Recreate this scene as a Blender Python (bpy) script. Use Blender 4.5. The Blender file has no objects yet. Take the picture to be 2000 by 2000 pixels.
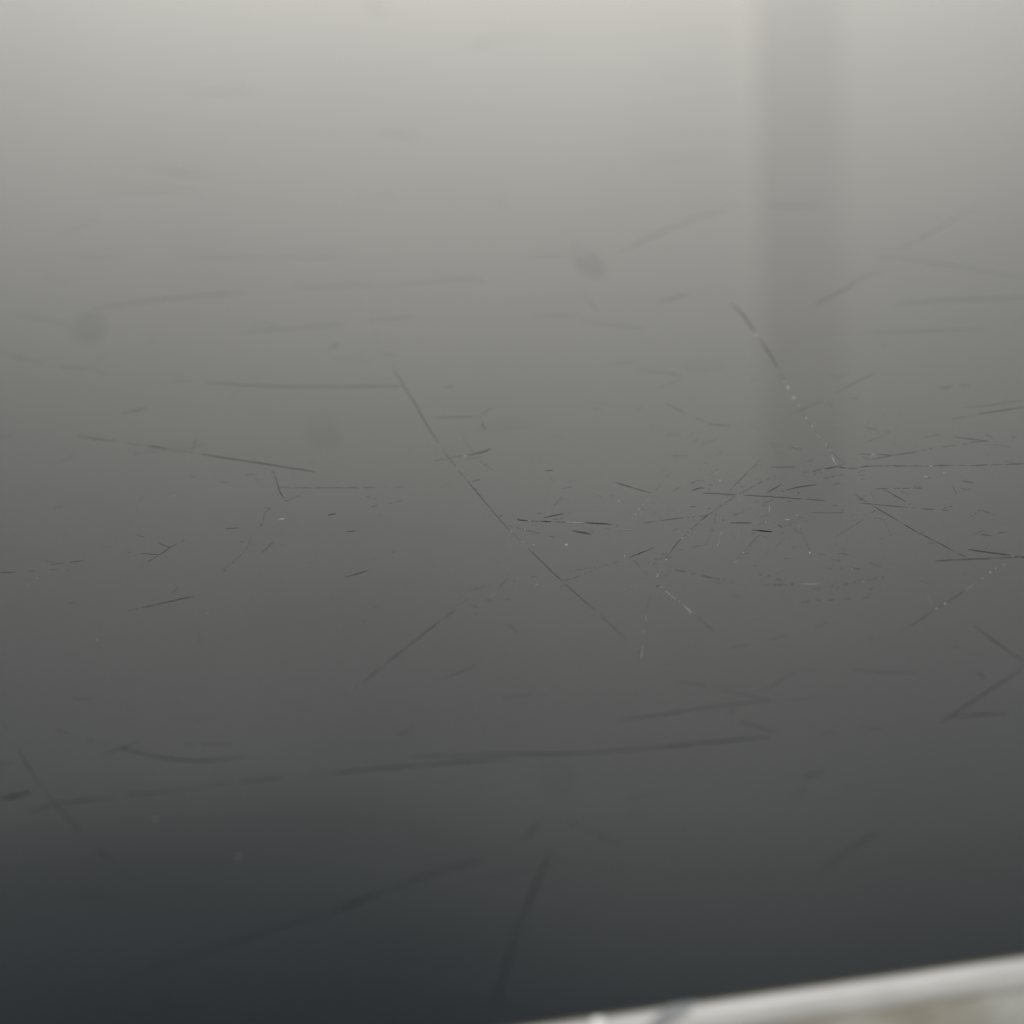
import bpy, bmesh, math, random
from mathutils import Matrix, Vector
S = bpy.context.scene
col = S.collection
# ---------------------------------------------------------------- camera
cd = bpy.data.cameras.new('camera'); cam = bpy.data.objects.new('camera', cd); col.objects.link(cam)
cam.matrix_world = Matrix([[0.998135, 0.061049, 0.0, 0.0], [-0.024831, 0.405978, -0.913545, -0.137032], [-0.055771, 0.911842, 0.406737, 0.06101], [0, 0, 0, 1]])
cd.sensor_width = 36; cd.angle = math.radians(22)
cd.clip_start = 0.005; cd.clip_end = 50
cd.dof.use_dof = True; cd.dof.focus_distance = 0.1475; cd.dof.aperture_fstop = 44
cd.dof.aperture_blades = 0
S.camera = cam
# ---------------------------------------------------------------- world, lamps, exposure
w = bpy.data.worlds.new('World'); S.world = w; w.use_nodes = True
w.node_tree.nodes['Background'].inputs[0].default_value = (0.54, 0.75, 1.0, 1)
w.node_tree.nodes['Background'].inputs[1].default_value = 0.185
S.view_settings.view_transform = 'Standard'; S.view_settings.look = 'None'
S.view_settings.exposure = 0; S.view_settings.gamma = 1
def area(name, loc, target, sx, sy, power, color):
    l = bpy.data.lights.new(name, 'AREA'); l.shape = 'RECTANGLE'; l.size = sx; l.size_y = sy
    l.energy = power; l.color = color
    o = bpy.data.objects.new(name, l); col.objects.link(o); o.location = loc
    o.rotation_euler = (Vector(target) - Vector(loc)).to_track_quat('-Z', 'Y').to_euler()
    return o
area('wall_gradient_lamp', (0.075, 0.635, 0.0), (0.075, 1.5, 0.05), 0.22, 0.10, 21.3, (1.0, 0.965, 0.893))  # added unseen lamp; its falloff up the wall makes the mirrored gradient
area('key_lamp', (0.35, -0.95, 0.75), (0.02, -0.03, 0), 0.5, 0.5, 15.0, (1.0, 0.98, 0.945))
# ---------------------------------------------------------------- helpers
def put(name, me, mats, parent=None):
    o = bpy.data.objects.new(name, me); col.objects.link(o)
    for m in mats: me.materials.append(m)
    if parent: o.parent = parent
    return o
def mat(name):
    m = bpy.data.materials.new(name); m.use_nodes = True
    return m, m.node_tree.nodes, m.node_tree.links, m.node_tree.nodes['Principled BSDF']
def noise(N, L, scale, detail=4, rough=.5, sc=(1, 1, 1), dist=0):
    tc = N.new('ShaderNodeTexCoord'); mp = N.new('ShaderNodeMapping'); mp.inputs['Scale'].default_value = sc
    n = N.new('ShaderNodeTexNoise'); n.inputs['Scale'].default_value = scale
    n.inputs['Detail'].default_value = detail; n.inputs['Roughness'].default_value = rough
    n.inputs['Distortion'].default_value = dist
    L.new(tc.outputs['Object'], mp.inputs[0]); L.new(mp.outputs[0], n.inputs['Vector'])
    return n.outputs['Fac']
def ramp(N, L, src, stops):
    r = N.new('ShaderNodeValToRGB'); L.new(src, r.inputs[0])
    while len(r.color_ramp.elements) < len(stops): r.color_ramp.elements.new(.5)
    for e, (p, c) in zip(r.color_ramp.elements, stops): e.position = p; e.color = (*c, 1) if len(c) == 3 else c
    return r.outputs[0]
def maprange(N, L, src, a, b, c, d):
    r = N.new('ShaderNodeMapRange'); L.new(src, r.inputs[0])
    for i, v in zip((1, 2, 3, 4), (a, b, c, d)): r.inputs[i].default_value = v
    return r.outputs[0]
# ---------------------------------------------------------------- materials
GB = (0.013, 0.017, 0.021, 1)
def glass_setup(N, L, b):
    b.inputs['Base Color'].default_value = GB
    b.inputs['IOR'].default_value = 1.5
    h = noise(N, L, 60, 5, .6, (.35, 1, 1))
    L.new(maprange(N, L, h, .3, .75, .035, .06), b.inputs['Roughness'])
    # thin film of fine dust, uneven
    d = noise(N, L, 90, 6, .65, (.5, 1, 1), .4)
    g = noise(N, L, 9000, 2, .7)
    mx = N.new('ShaderNodeMath'); mx.operation = 'MULTIPLY_ADD'; L.new(g, mx.inputs[0]); mx.inputs[1].default_value = .9; 
    sb = N.new('ShaderNodeMath'); sb.operation = 'MULTIPLY_ADD'; L.new(d, sb.inputs[0]); sb.inputs[1].default_value = .14; sb.inputs[2].default_value = -.02; L.new(sb.outputs[0], mx.inputs[2])
    L.new(ramp(N, L, mx.outputs[0], [(.30, (.000, .003, .005)), (.75, (.046, .050, .051))]), b.inputs['Base Color'])
M_GLASS, N, L, b = mat('dark_gloss'); glass_setup(N, L, b)
def scratch_mat(name, color, rough):
    m, N, L, b = mat(name); glass_setup(N, L, b)
    d = N.new('ShaderNodeBsdfPrincipled'); d.inputs['Base Color'].default_value = color
    d.inputs['Roughness'].default_value = rough; d.inputs['Specular IOR Level'].default_value = .0
    at = N.new('ShaderNodeAttribute'); at.attribute_name = 'depth'
    mx = N.new('ShaderNodeMixShader'); L.new(at.outputs['Fac'], mx.inputs[0])
    L.new(b.outputs[0], mx.inputs[1]); L.new(d.outputs[0], mx.inputs[2])
    L.new(mx.outputs[0], N['Material Output'].inputs[0])
    return m
M_GROOVE = scratch_mat('groove', (.008, .010, .011, 1), .7)
M_GLINT = scratch_mat('painted_glint', (.52, .53, .50, 1), .6)  # pale colour painted in for the glints along scratches
M_RIM, N, L, b = mat('pale_rim')
f = noise(N, L, 700, 4, .6, (.3, 1, 1))
L.new(ramp(N, L, f, [(.34, (.40, .39, .37)), (.6, (.49, .48, .46))]), b.inputs['Base Color'])
b.inputs['Roughness'].default_value = .42
M_SCUFF, N, L, b = mat('rim_scuff'); b.inputs['Base Color'].default_value = (.21, .215, .215, 1); b.inputs['Roughness'].default_value = .6
M_FRINGE, N, L, b = mat('brown_fringe'); b.inputs['Base Color'].default_value = (.12, .10, .065, 1); b.inputs['Roughness'].default_value = .7
M_CHIP, N, L, b = mat('rim_chip'); b.inputs['Base Color'].default_value = (.88, .87, .84, 1); b.inputs['Roughness'].default_value = .4
M_TABLE, N, L, b = mat('mottled_beige')
f = noise(N, L, 430, 3, .55, (.5, 1, 1), .6)
L.new(ramp(N, L, f, [(.34, (.30, .27, .21)), (.48, (.385, .365, .31)), (.60, (.45, .44, .40))]), b.inputs['Base Color'])
b.inputs['Roughness'].default_value = .65
M_WALL, N, L, b = mat('warm_wall_paint')
f = noise(N, L, 3, 5, .5)
L.new(ramp(N, L, f, [(.3, (.70, .69, .67)), (.7, (.76, .755, .73))]), b.inputs['Base Color']); b.inputs['Roughness'].default_value = .8
M_WALL2, N, L, b = mat('blue_grey_wall_paint')
f = noise(N, L, 3, 5, .5)
L.new(ramp(N, L, f, [(.3, (.47, .54, .585)), (.7, (.51, .58, .625))]), b.inputs['Base Color']); b.inputs['Roughness'].default_value = .8
M_WEDGE, N, L, b = mat('band_wedge_paint')  # a little darker than the wall to deepen the mirrored band
f = noise(N, L, 6, 4, .5)
L.new(ramp(N, L, f, [(.3, (.66, .65, .63)), (.7, (.71, .70, .68))]), b.inputs['Base Color']); b.inputs['Roughness'].default_value = .7
# ---------------------------------------------------------------- the setting
def box(bm, x0, x1, y0, y1, z0, z1, mi=0):
    v = [bm.verts.new((x, y, z)) for x in (x0, x1) for y in (y0, y1) for z in (z0, z1)]
    for q in ((0, 1, 3, 2), (4, 6, 7, 5), (0, 4, 5, 1), (2, 3, 7, 6), (0, 2, 6, 4), (1, 5, 7, 3)):
        fc = bm.faces.new([v[i] for i in q]); fc.material_index = mi
def mesh(bm, name, smooth=False):
    bmesh.ops.recalc_face_normals(bm, faces=bm.faces)
    me = bpy.data.meshes.new(name); bm.to_mesh(me); bm.free()
    if smooth:
        for p in me.polygons: p.use_smooth = True
    return me
TH = 0.00162
bm = bmesh.new(); box(bm, -.6, .6, -.45, .62, -TH - .03, -TH)
bmesh.ops.bevel(bm, geom=bm.edges[:], offset=.003, segments=3, affect='EDGES')
o = put('tabletop', mesh(bm, 'tabletop'), [M_TABLE]); o['kind'] = 'structure'
# unseen wall; top rolled and tilted back so its mirror image darkens
def z0(x):
    t = max(0, min(1, (x + .34) / .42)); return .83 + .08 * t * t * (3 - 2 * t)
bm = bmesh.new(); cols = []
for i in range(77):
    x = -1.9 + i * .05; zs = z0(x); c = [bm.verts.new((x, 1.5, -.72)), bm.verts.new((x, 1.5, 0)), bm.verts.new((x, 1.5, .5))]
    for k in range(41):
        a = math.radians(90) * k / 40
        z = zs + (1.42 - zs) * math.sin(a); q = max(0, min(1, (.17 - x) / .36)); q = q * q * (3 - 2 * q)
        c.append(bm.verts.new((x, 1.5 + .55 * (1 - math.cos(a)) + .24 * q * max(0, z - max(zs, .875 - .16 * (x + .2))), z)))
    c.append(bm.verts.new((x, 3.0, 1.42))); cols.append(c)
for a, c in zip(cols, cols[1:]):
    for j in range(len(a) - 1): bm.faces.new((a[j], c[j], c[j + 1], a[j + 1]))
me = mesh(bm, 'wall', True)
o = put('wall', me, [M_WALL]); o['kind'] = 'structure'
bm = bmesh.new(); box(bm, -1.9, 1.9, -1.5, 1.5, -.76, -.72)
o = put('floor', mesh(bm, 'floor'), [M_WALL2]); o['kind'] = 'structure'
# unseen wedge added on the wall, shaped to shade the mirrored upright band
bm = bmesh.new(); pp = [(.173, 0), (.1735, .0088), (.180, .0077), (.188, .0060), (.197, .0042), (.207, .0024), (.217, .0009), (.227, 0.0002)]
pr = [[bm.verts.new((x, 1.4998 - max(d, 0) * t, z)) for x, d in pp] for z, t in ((-.72, 1), (.34, 1), (.47, .8), (.58, .4), (.69, .02))]
for i in range(4):
    for j in range(7): bm.faces.new((pr[i][j], pr[i][j + 1], pr[i + 1][j + 1], pr[i + 1][j]))
bm.faces.new(pr[4]); bm.faces.new(pr[0])
o = put('band_wedge', mesh(bm, 'band_wedge'), [M_WEDGE])
o['label'] = 'unseen upright tapering post mirrored as a soft darker band in the gloss panel'; o['category'] = 'wedge'
# ---------------------------------------------------------------- the panel
root = bpy.data.objects.new('gloss_panel', None); col.objects.link(root)
root.location = Vector([0.009514, -0.048501, 0.0]); root.rotation_euler = (0, 0, 0.13685)
root['label'] = 'dark scratched glossy panel with a pale rim lying on the mottled beige surface'
root['category'] = 'panel'
HX0, HX1, DY = -.16, .15, .30
bm = bmesh.new(); box(bm, HX0, HX1, 0, DY, -TH + .0003, 0)
put('gloss_surface', mesh(bm, 'gloss_surface'), [M_GLASS], root)
# rim: one continuous rounded profile swept round the four sides
prof = [(0.00002, -.00004), (.00010, -.00006), (.00022, -.00012), (.00032, -.00024), (.00038, -.00042), (.0004, -.0007), (.0004, -TH + .0001), (.0003, -TH + .00002), (.00002, -TH + .00001)]
bm = bmesh.new(); rings = []
for (cx, cy, dx, dy) in ((HX0, 0, -1, -1), (HX1, 0, 1, -1), (HX1, DY, 1, 1), (HX0, DY, -1, 1)):
    rings.append([bm.verts.new((cx + dx * p, cy + dy * p, z)) for p, z in prof])
for i in range(4):
    a, c = rings[i], rings[(i + 1) % 4]
    for j in range(len(prof) - 1): bm.faces.new((a[j], c[j], c[j + 1], a[j + 1]))
put('rim', mesh(bm, 'rim', True), [M_RIM], root)
# added brown strip imitating the blur fringe between gloss surface and rim
bm = bmesh.new()
a = [bm.verts.new((x, y, z)) for x in (HX0, HX1) for (y, z) in ((-.00001, -.000035), (-.00013, -.00005), (-.00018, -.00008))]
bm.faces.new((a[0], a[3], a[4], a[1])); bm.faces.new((a[1], a[4], a[5], a[2]))
put('edge_fringe', mesh(bm, 'edge_fringe'), [M_FRINGE], root)
# scuff and chip on the near rim
bm = bmesh.new()
px = [(-0.00398, -.00010, -.00003), (-0.00443, -.00038, -.00030), (-0.00524, -.00042, -.0008), (-0.00590, -.00042, -.0013)]
wd = [.00060, .00070, .00050, .00025]
vs = [(bm.verts.new((x - q, y, z)), bm.verts.new((x + q, y, z))) for (x, y, z), q in zip(px, wd)]
for i in range(3): bm.faces.new((vs[i][0], vs[i][1], vs[i + 1][1], vs[i + 1][0]))
r_ = bmesh.ops.extrude_face_region(bm, geom=bm.faces[:])
for v in [g for g in r_['geom'] if isinstance(g, bmesh.types.BMVert)]: v.co += Vector((0, -.00002, .00002))
put('scuff', mesh(bm, 'scuff'), [M_SCUFF], root)
bm = bmesh.new(); bmesh.ops.create_icosphere(bm, subdivisions=3, radius=.00024)
for v in bm.verts: v.co = Vector((v.co.x * 1.2, v.co.y * .7, v.co.z)) + Vector((-0.00748, -.00026, -.00022))
put('chip', mesh(bm, 'chip', True), [M_CHIP], root)
# ---------------------------------------------------------------- scratches
# each line is one scratch; pieces split by |, stations by ;
# station = left x y, right x y (mm on the panel), depth (negative = glint painted pale)
BIG = """-25.72 7.16 -25.74 7.27 25;-24.15 7.82 -24.18 8.04 30;-22.6 8.27 -22.61 8.38 25|-22.59 8.26 -22.61 8.39 33;-20.99 8.71 -21.02 8.98 37;-19.78 9.36 -19.8 9.49 33|-19.79 9.29 -19.8 9.4 30;-18.57 9.6 -18.58 9.79 36;-17.28 9.91 -17.28 10.03 30|-17.27 9.91 -17.28 10.04 34;-15.85 10.37 -15.86 10.49 34
-30 22.01 -30 22.05 71;-29.32 22.24 -29.32 22.3 99;-28.72 22.5 -28.73 22.54 71|-28.72 22.49 -28.72 22.53 71;-27.52 22.45 -27.52 22.54 99;-25.97 22.38 -25.98 22.41 71|-25.54 22.45 -25.54 22.48 71;-24.6 22.36 -24.6 22.43 76;-23.39 22.32 -23.39 22.36 71|-23.39 22.37 -23.39 22.41 47;-21.84 22.23 -21.84 22.26 47|-21.57 22.38 -21.57 22.41 71;-20.52 22.38 -20.52 22.41 71|-20.09 22.29 -20.09 22.33 71;-19.14 22.24 -19.14 22.3 97;-18.18 22.19 -18.18 22.23 71
-7.13 12.64 -7.09 12.6 44;-8.3 9.84 -8.21 9.73 58;-9.45 7.12 -9.42 7.08 44|-9.45 7.11 -9.42 7.09 71;-10.36 4.5 -10.31 4.46 99;-10.88 2.9 -10.83 2.87 95;-11.37 1.35 -11.35 1.33 71
-17 9.94 -17.01 10.03 44;-15.89 10.52 -15.91 10.68 60;-14.62 11.14 -14.63 11.23 44|-14.62 11.12 -14.63 11.24 23;-13.16 11.68 -13.17 11.93 31;-11.87 12.16 -11.88 12.35 26;-10.94 12.34 -10.94 12.58 33;-10.01 12.59 -10 12.7 23
-15.8 22.05 -15.8 22.09 57;-14.71 21.95 -14.71 22.01 69;-13.62 21.89 -13.62 21.95 76;-12.63 21.75 -12.62 21.84 91;-11.62 21.67 -11.62 21.71 57|-11.63 21.66 -11.62 21.71 55;-10.41 21.54 -10.4 21.62 77;-9.19 21.4 -9.18 21.51 63;-7.45 21.23 -7.44 21.28 55|-7.06 21.42 -7.06 21.46 45;-5.78 21.12 -5.77 21.21 53;-4.7 20.93 -4.69 21.01 62;-3.62 20.78 -3.62 20.82 45
-12.04 22.6 -12.03 22.66 36;-11 22.37 -10.99 22.48 57;-9.97 22.16 -9.95 22.26 41;-8.93 21.94 -8.92 22.05 38;-7.9 21.72 -7.88 21.85 55;-6.83 21.48 -6.82 21.58 55;-5.76 21.24 -5.74 21.34 45;-4.7 20.99 -4.67 21.1 42;-3.63 20.73 -3.61 20.85 48;-1.88 20.56 -1.87 20.65 53;-0.92 20.45 -0.9 20.56 47;0.05 20.36 0.07 20.47 49;1.02 20.29 1.03 20.34 36
-6.66 74.63 -6.63 74.66 43;-6.5 72.73 -6.45 72.78 53;-6.34 70.87 -6.29 70.93 55;-6.18 69.06 -6.14 69.11 67;-6.02 67.28 -5.97 67.34 67;-5.91 65.46 -5.85 65.52 65;-5.79 63.68 -5.74 63.74 53;-5.48 60.66 -5.45 60.69 43|-5.38 59.73 -5.36 59.75 40;-5.25 58.47 -5.2 58.53 43;-5.12 57.63 -5.08 57.69 47;-5 56.8 -4.98 56.83 40|-4.94 56.31 -4.92 56.35 39;-4.82 55.52 -4.78 55.59 47;-4.69 54.75 -4.66 54.8 17;-4.57 53.99 -4.53 54.05 54;-4.45 53.23 -4.4 53.29 43;-4.33 52.47 -4.28 52.54 58;-4.2 51.73 -4.15 51.8 48;-4.08 51 -4.04 51.06 45;-3.95 50.28 -3.92 50.33 53;-3.84 49.54 -3.81 49.59 45;-3.72 48.84 -3.68 48.89 45;-3.6 48.15 -3.57 48.2 55;-3.48 47.47 -3.44 47.52 50;-3.35 46.82 -3.33 46.85 39|-3.26 46.52 -3.23 46.58 22;-3.01 45.37 -2.98 45.42 22|-2.74 44.16 -2.72 44.19 38;-2.59 43.42 -2.54 43.49 45;-2.42 42.73 -2.38 42.8 57;-2.27 42.02 -2.22 42.09 50;-2.12 41.34 -2.07 41.4 58;-1.96 40.65 -1.92 40.72 54;-1.82 40.06 -1.77 40.13 58;-1.66 39.5 -1.64 39.53 38|-1.61 39.23 -1.59 39.27 36;-1.45 38.64 -1.41 38.7 55;-1.3 38.03 -1.26 38.09 49;-1.14 37.45 -1.1 37.5 53;-0.97 36.77 -0.93 36.84 58;-0.78 36.13 -0.75 36.18 43;-0.61 35.47 -0.59 35.5 36|-0.51 35 -0.49 35.03 37;-0.06 33.3 -0.03 33.35 49;0.3 31.69 0.32 31.72 37
-30.5 28.23 -30.48 28.25 71;-30.05 26.52 -30.02 26.55 96;-29.41 24.28 -29.4 24.3 71|-29.24 23.79 -29.23 23.81 71;-28.48 21.82 -28.46 21.86 80;-28.06 20.77 -28.04 20.8 88;-27.65 19.66 -27.63 19.68 71
14.99 49.99 15 50.04 71;15.32 50.14 15.34 50.26 27;15.71 50.18 15.74 50.3 29;16.14 50.24 16.16 50.34 92;16.58 50.34 16.59 50.4 71|16.57 50.32 16.59 50.37 47;16.76 50.1 16.8 50.22 65;17.02 50 17.04 50.05 47|17.08 49.92 17.1 49.97 58;17.61 49.73 17.63 49.79 58|17.77 49.87 17.78 49.92 48;18.11 49.89 18.13 49.98 73;18.47 49.82 18.5 49.95 12;18.8 49.76 18.83 49.86 25;19.12 49.68 19.14 49.73 48|19.21 49.65 19.23 49.7 45;19.53 49.55 19.55 49.6 45|19.6 49.6 19.62 49.65 56;19.9 49.38 19.94 49.5 60;20.48 49.27 20.49 49.32 56|20.55 49.23 20.57 49.28 40;20.98 49.08 21.01 49.18 45;21.36 48.99 21.38 49.04 40|21.36 48.89 21.38 48.95 40;21.65 48.91 21.66 48.97 40|21.85 48.88 21.87 48.94 45;22.37 48.74 22.4 48.84 59;22.7 48.66 22.72 48.75 51;23.02 48.59 23.04 48.64 45|23.27 48.51 23.29 48.56 42;23.76 48.37 23.77 48.43 42|23.89 48.28 23.91 48.34 37;24.23 48.18 24.27 48.29 43;24.59 48.13 24.61 48.22 58;24.94 48.09 24.96 48.14 37|25.09 48.02 25.1 48.07 40;25.71 47.9 25.73 47.96 40|25.85 47.88 25.87 47.94 37;26.2 47.77 26.24 47.89 42;26.56 47.7 26.6 47.82 40;26.93 47.65 26.95 47.7 37
-25.68 27.23 -25.68 27.27 65;-24.99 26.54 -24.98 26.63 91;-24.29 26.08 -24.29 26.11 65|-24.29 26.07 -24.29 26.11 71;-23.61 25.57 -23.6 25.66 99;-22.91 25.21 -22.91 25.28 99;-21.87 24.77 -21.87 24.86 99;-21 24.66 -20.99 24.73 80;-20.37 24.7 -20.37 24.73 71|-20.37 24.69 -20.37 24.73 43;-19.66 24.74 -19.66 24.78 43
-31.3 23.56 -31.31 23.66 71;-30.6 23.64 -30.62 23.84 95;-29.85 23.84 -29.86 23.93 71
3.68 7.83 3.68 7.85 71;4.64 8.61 4.64 8.67 87;5.71 9.45 5.71 9.48 71|5.71 9.44 5.71 9.48 63;6.57 10.09 6.57 10.15 94;7.43 10.61 7.43 10.64 63
-19.75 63.26 -19.75 63.32 45;-18.86 62.56 -18.85 62.69 59;-17.98 61.89 -17.96 62 59;-17.17 61.34 -17.16 61.45 54;-16.37 60.77 -16.35 60.9 66;-15.57 60.19 -15.56 60.28 69;-14.79 59.59 -14.77 59.68 54;-14 59.01 -13.98 59.12 70;-13.21 58.48 -13.2 58.53 45
12.92 19.45 12.93 19.49 56;13.83 19.98 13.83 20.06 82;15.57 21.36 15.57 21.42 75;16.95 22.4 16.96 22.47 83;18.36 23.5 18.36 23.53 56
27.86 75.92 27.9 76.05 21;29.4 75.8 29.46 76.02 23;30.94 75.68 31.03 75.98 24;32.28 75.37 32.36 75.6 32;33.63 75.06 33.71 75.31 30;34.97 74.73 35.05 74.99 24;36.34 74.49 36.38 74.63 21
0.53 23.65 0.53 23.69 47;2.37 23.68 2.38 23.74 74;4.21 23.66 4.22 23.73 65;5.66 23.57 5.67 23.61 47
-11.72 92.61 -11.72 92.7 24;-9.87 92.1 -9.85 92.3 30;-8.01 91.65 -8 91.81 31;-5.41 91.12 -5.4 91.2 24|-5.26 90.77 -5.25 90.85 25;-3.46 90.72 -3.44 90.87 27;-1.65 90.75 -1.63 90.9 27;0.62 90.55 0.65 90.74 38;1.81 89.6 1.83 89.68 25|1.33 89.48 1.41 90.15 12;1.51 89.4 1.6 90.19 10;1.71 89.48 1.79 90.14 12
-7.7 37.7 -7.7 37.66 40;-7.99 37.44 -7.98 37.36 53;-8.47 36.82 -8.46 36.78 40|-8.69 36.66 -8.68 36.62 47;-9.28 35.93 -9.26 35.86 72;-9.86 35.22 -9.85 35.14 51;-10.77 34.1 -10.76 34.06 47|-10.77 34.1 -10.76 34.06 54;-11.46 33.29 -11.44 33.21 83;-12.11 32.49 -12.11 32.46 54|-12.18 32.35 -12.17 32.32 42;-12.84 31.56 -12.82 31.48 48;-13.45 30.74 -13.44 30.71 42|-13.81 30.32 -13.8 30.39 74;-13.76 30.3 -13.76 30.4 69;-13.72 30.3 -13.71 30.37 74
17.21 79.39 17.24 79.45 71;17.45 78.3 17.51 78.39 91;17.51 76.49 17.58 76.58 98;17.46 74.8 17.52 74.87 98;17.49 73.55 17.52 73.58 71|17.41 72.29 17.46 72.35 40;17.38 70 17.49 70.12 59;17.33 68.41 17.42 68.5 62;17.25 66.68 17.3 66.73 40|17.2 65.92 17.23 65.96 41;17.17 64.66 17.21 64.7 41
-18.91 75.51 -18.9 75.58 31;-16.57 74.28 -16.56 74.44 38;-14.24 73.24 -14.23 73.35 49;-12.55 72.68 -12.54 72.81 35;-10.87 72.14 -10.86 72.26 39;-9.2 71.6 -9.19 71.67 31
-25.84 92.56 -25.84 92.66 24;-24.05 92.81 -24.06 93 28;-22.27 93.07 -22.27 93.32 26;-20.2 92.96 -20.2 93.22 31;-18.14 92.89 -18.13 93.13 28;-16.64 92.71 -16.63 92.93 34;-15.14 92.56 -15.13 92.67 24
-0.16 20.5 -0.16 20.53 57;1.6 20.36 1.61 20.43 90;3.35 20.18 3.37 20.26 83;4.77 20.09 4.78 20.13 57
12.06 92.62 12.06 92.7 35;14.51 94.92 14.52 95.08 56;16.96 97.02 16.98 97.2 38;20.31 99.27 20.32 99.42 51;23.27 101.36 23.28 101.45 35
16.41 46.33 16.43 46.37 31;16.6 45.5 16.65 45.6 40;16.86 44.71 16.89 44.75 31|16.92 44.46 16.96 44.52 30;17.09 43.85 17.16 43.96 48;17.27 43.26 17.35 43.39 39;17.49 42.64 17.55 42.74 44;17.71 42.02 17.75 42.08 30|17.76 41.84 17.79 41.9 36;17.83 41.7 17.86 41.76 36|17.84 41.56 17.86 41.6 49;18 41.06 18.05 41.14 74;18.17 40.57 18.22 40.66 53;18.36 40.07 18.41 40.15 15;18.55 39.57 18.61 39.66 55;18.76 39.1 18.79 39.14 49|18.76 39.1 18.79 39.14 48;19.05 38.36 19.09 38.44 70;19.22 37.85 19.27 37.93 57;19.43 37.41 19.45 37.44 48|19.49 37.22 19.51 37.26 39;19.64 36.82 19.68 36.9 60;19.83 36.48 19.85 36.52 39
13.56 19.73 13.57 19.77 71;14.97 19.57 14.99 19.65 99;16.3 19.44 16.31 19.48 71
12.68 50.04 12.7 50.13 25;12.74 50.05 12.76 50.14 21;12.8 50.05 12.81 50.14 25|12.16 49.63 12.17 49.68 41;12.48 49.83 12.48 49.88 41|11.95 49.57 11.94 49.52 41;11.47 49.21 11.47 49.16 41|11.4 49.16 11.4 49.11 40;10.97 48.78 10.97 48.73 40|10.87 48.73 10.87 48.68 40;10.16 48.16 10.16 48.12 40|9.91 47.95 9.92 47.91 41;9.33 47.37 9.33 47.33 41|9.29 47.33 9.28 47.28 44;9.12 47.22 9.12 47.17 44|8.9 46.98 8.9 46.92 41;8.67 46.74 8.67 46.69 41|8.63 46.71 8.63 46.66 43;8.3 46.31 8.3 46.26 43|8.17 46.19 8.18 46.12 39;7.74 45.77 7.74 45.71 39|7.9 45.93 7.9 45.87 36;7.55 45.59 7.56 45.47 55;7.2 45.2 7.21 45.14 36|7.03 44.97 7.04 44.9 35;6.41 44.15 6.42 44.09 35|6.31 44.05 6.32 43.99 38;5.84 43.39 5.85 43.34 38|5.69 43.21 5.7 43.17 51;5.06 42.26 5.08 42.19 62;4.62 41.43 4.63 41.4 51|4.55 41.33 4.56 41.3 46;4.25 40.9 4.25 40.86 46
20.2 37.4 20.21 37.45 71;20.53 37.15 20.56 37.24 98;20.86 36.91 20.9 37 87;21.2 36.68 21.23 36.77 99;21.51 36.48 21.55 36.56 88;21.82 36.26 21.85 36.36 99;22.14 36.09 22.15 36.13 71|22.29 35.95 22.31 35.99 71;22.72 35.63 22.74 35.68 71
8.19 48.85 8.21 48.9 37;8.62 48.65 8.65 48.76 44;9.05 48.46 9.08 48.56 41;9.38 48.32 9.41 48.41 54;9.71 48.19 9.74 48.28 46;10.05 48.07 10.06 48.12 37|10.36 47.91 10.38 47.96 37;10.71 47.74 10.73 47.84 54;11.05 47.56 11.07 47.66 46;11.39 47.4 11.42 47.48 59;11.74 47.24 11.77 47.35 46;12.08 47.07 12.1 47.16 40;12.42 46.91 12.45 47.01 59;12.76 46.76 12.79 46.85 43;13.09 46.56 13.12 46.66 46;13.44 46.43 13.45 46.48 37|13.63 46.31 13.65 46.36 32;13.96 46.13 13.99 46.23 47;14.29 45.99 14.3 46.04 32|13.64 46.29 13.65 46.35 32;14.06 46.08 14.1 46.18 48;14.58 45.84 14.6 45.89 32
18.11 36.53 18.12 36.58 42;18.45 36.44 18.48 36.54 55;18.81 36.39 18.84 36.48 63;19.17 36.34 19.2 36.44 16;19.52 36.29 19.55 36.36 63;19.83 36.21 19.86 36.3 65;20.14 36.16 20.17 36.26 53;20.45 36.09 20.48 36.19 49;20.75 36.03 20.79 36.13 55;21.08 36.01 21.09 36.05 42|21.13 36.01 21.14 36.06 31;21.45 35.93 21.47 36 48;21.77 35.87 21.8 35.98 47;22.1 35.81 22.13 35.91 45;22.42 35.76 22.46 35.87 47;22.76 35.73 22.77 35.78 31|22.16 35.93 22.18 35.98 -71;22.28 35.85 22.3 35.89 -71
-19.97 102.81 -19.97 102.9 18;-18.43 102.17 -18.42 102.32 21;-16.89 101.51 -16.88 101.71 29;-15.36 100.87 -15.34 101.09 22;-13.82 100.26 -13.81 100.44 24;-12.05 99.67 -12.04 99.86 21;-10.28 99.15 -10.27 99.32 25;-8.53 98.53 -8.51 98.73 28;-6.76 98.04 -6.75 98.13 18
-1.82 23.55 -1.81 23.59 44;-0.36 23.54 -0.34 23.62 70;0.71 23.57 0.72 23.65 51;1.78 23.62 1.79 23.65 44
22.57 77.42 22.57 77.51 41;24.04 78.7 24.05 78.86 57;25.51 79.92 25.52 80.07 59;27.99 82.63 28 82.72 41
30.7 85.3 30.73 85.38 25;32.2 83.89 32.26 84.04 35;33.68 82.47 33.74 82.65 35;34.97 81.15 35.03 81.29 34;36.26 79.84 36.3 79.96 32;37.52 78.54 37.55 78.61 25
-16.07 84.35 -16.06 84.44 24;-14.26 84.14 -14.26 84.3 29;-12.46 83.95 -12.45 84.14 29;-10.64 83.92 -10.63 84.09 30;-8.82 83.9 -8.81 83.99 24
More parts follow.
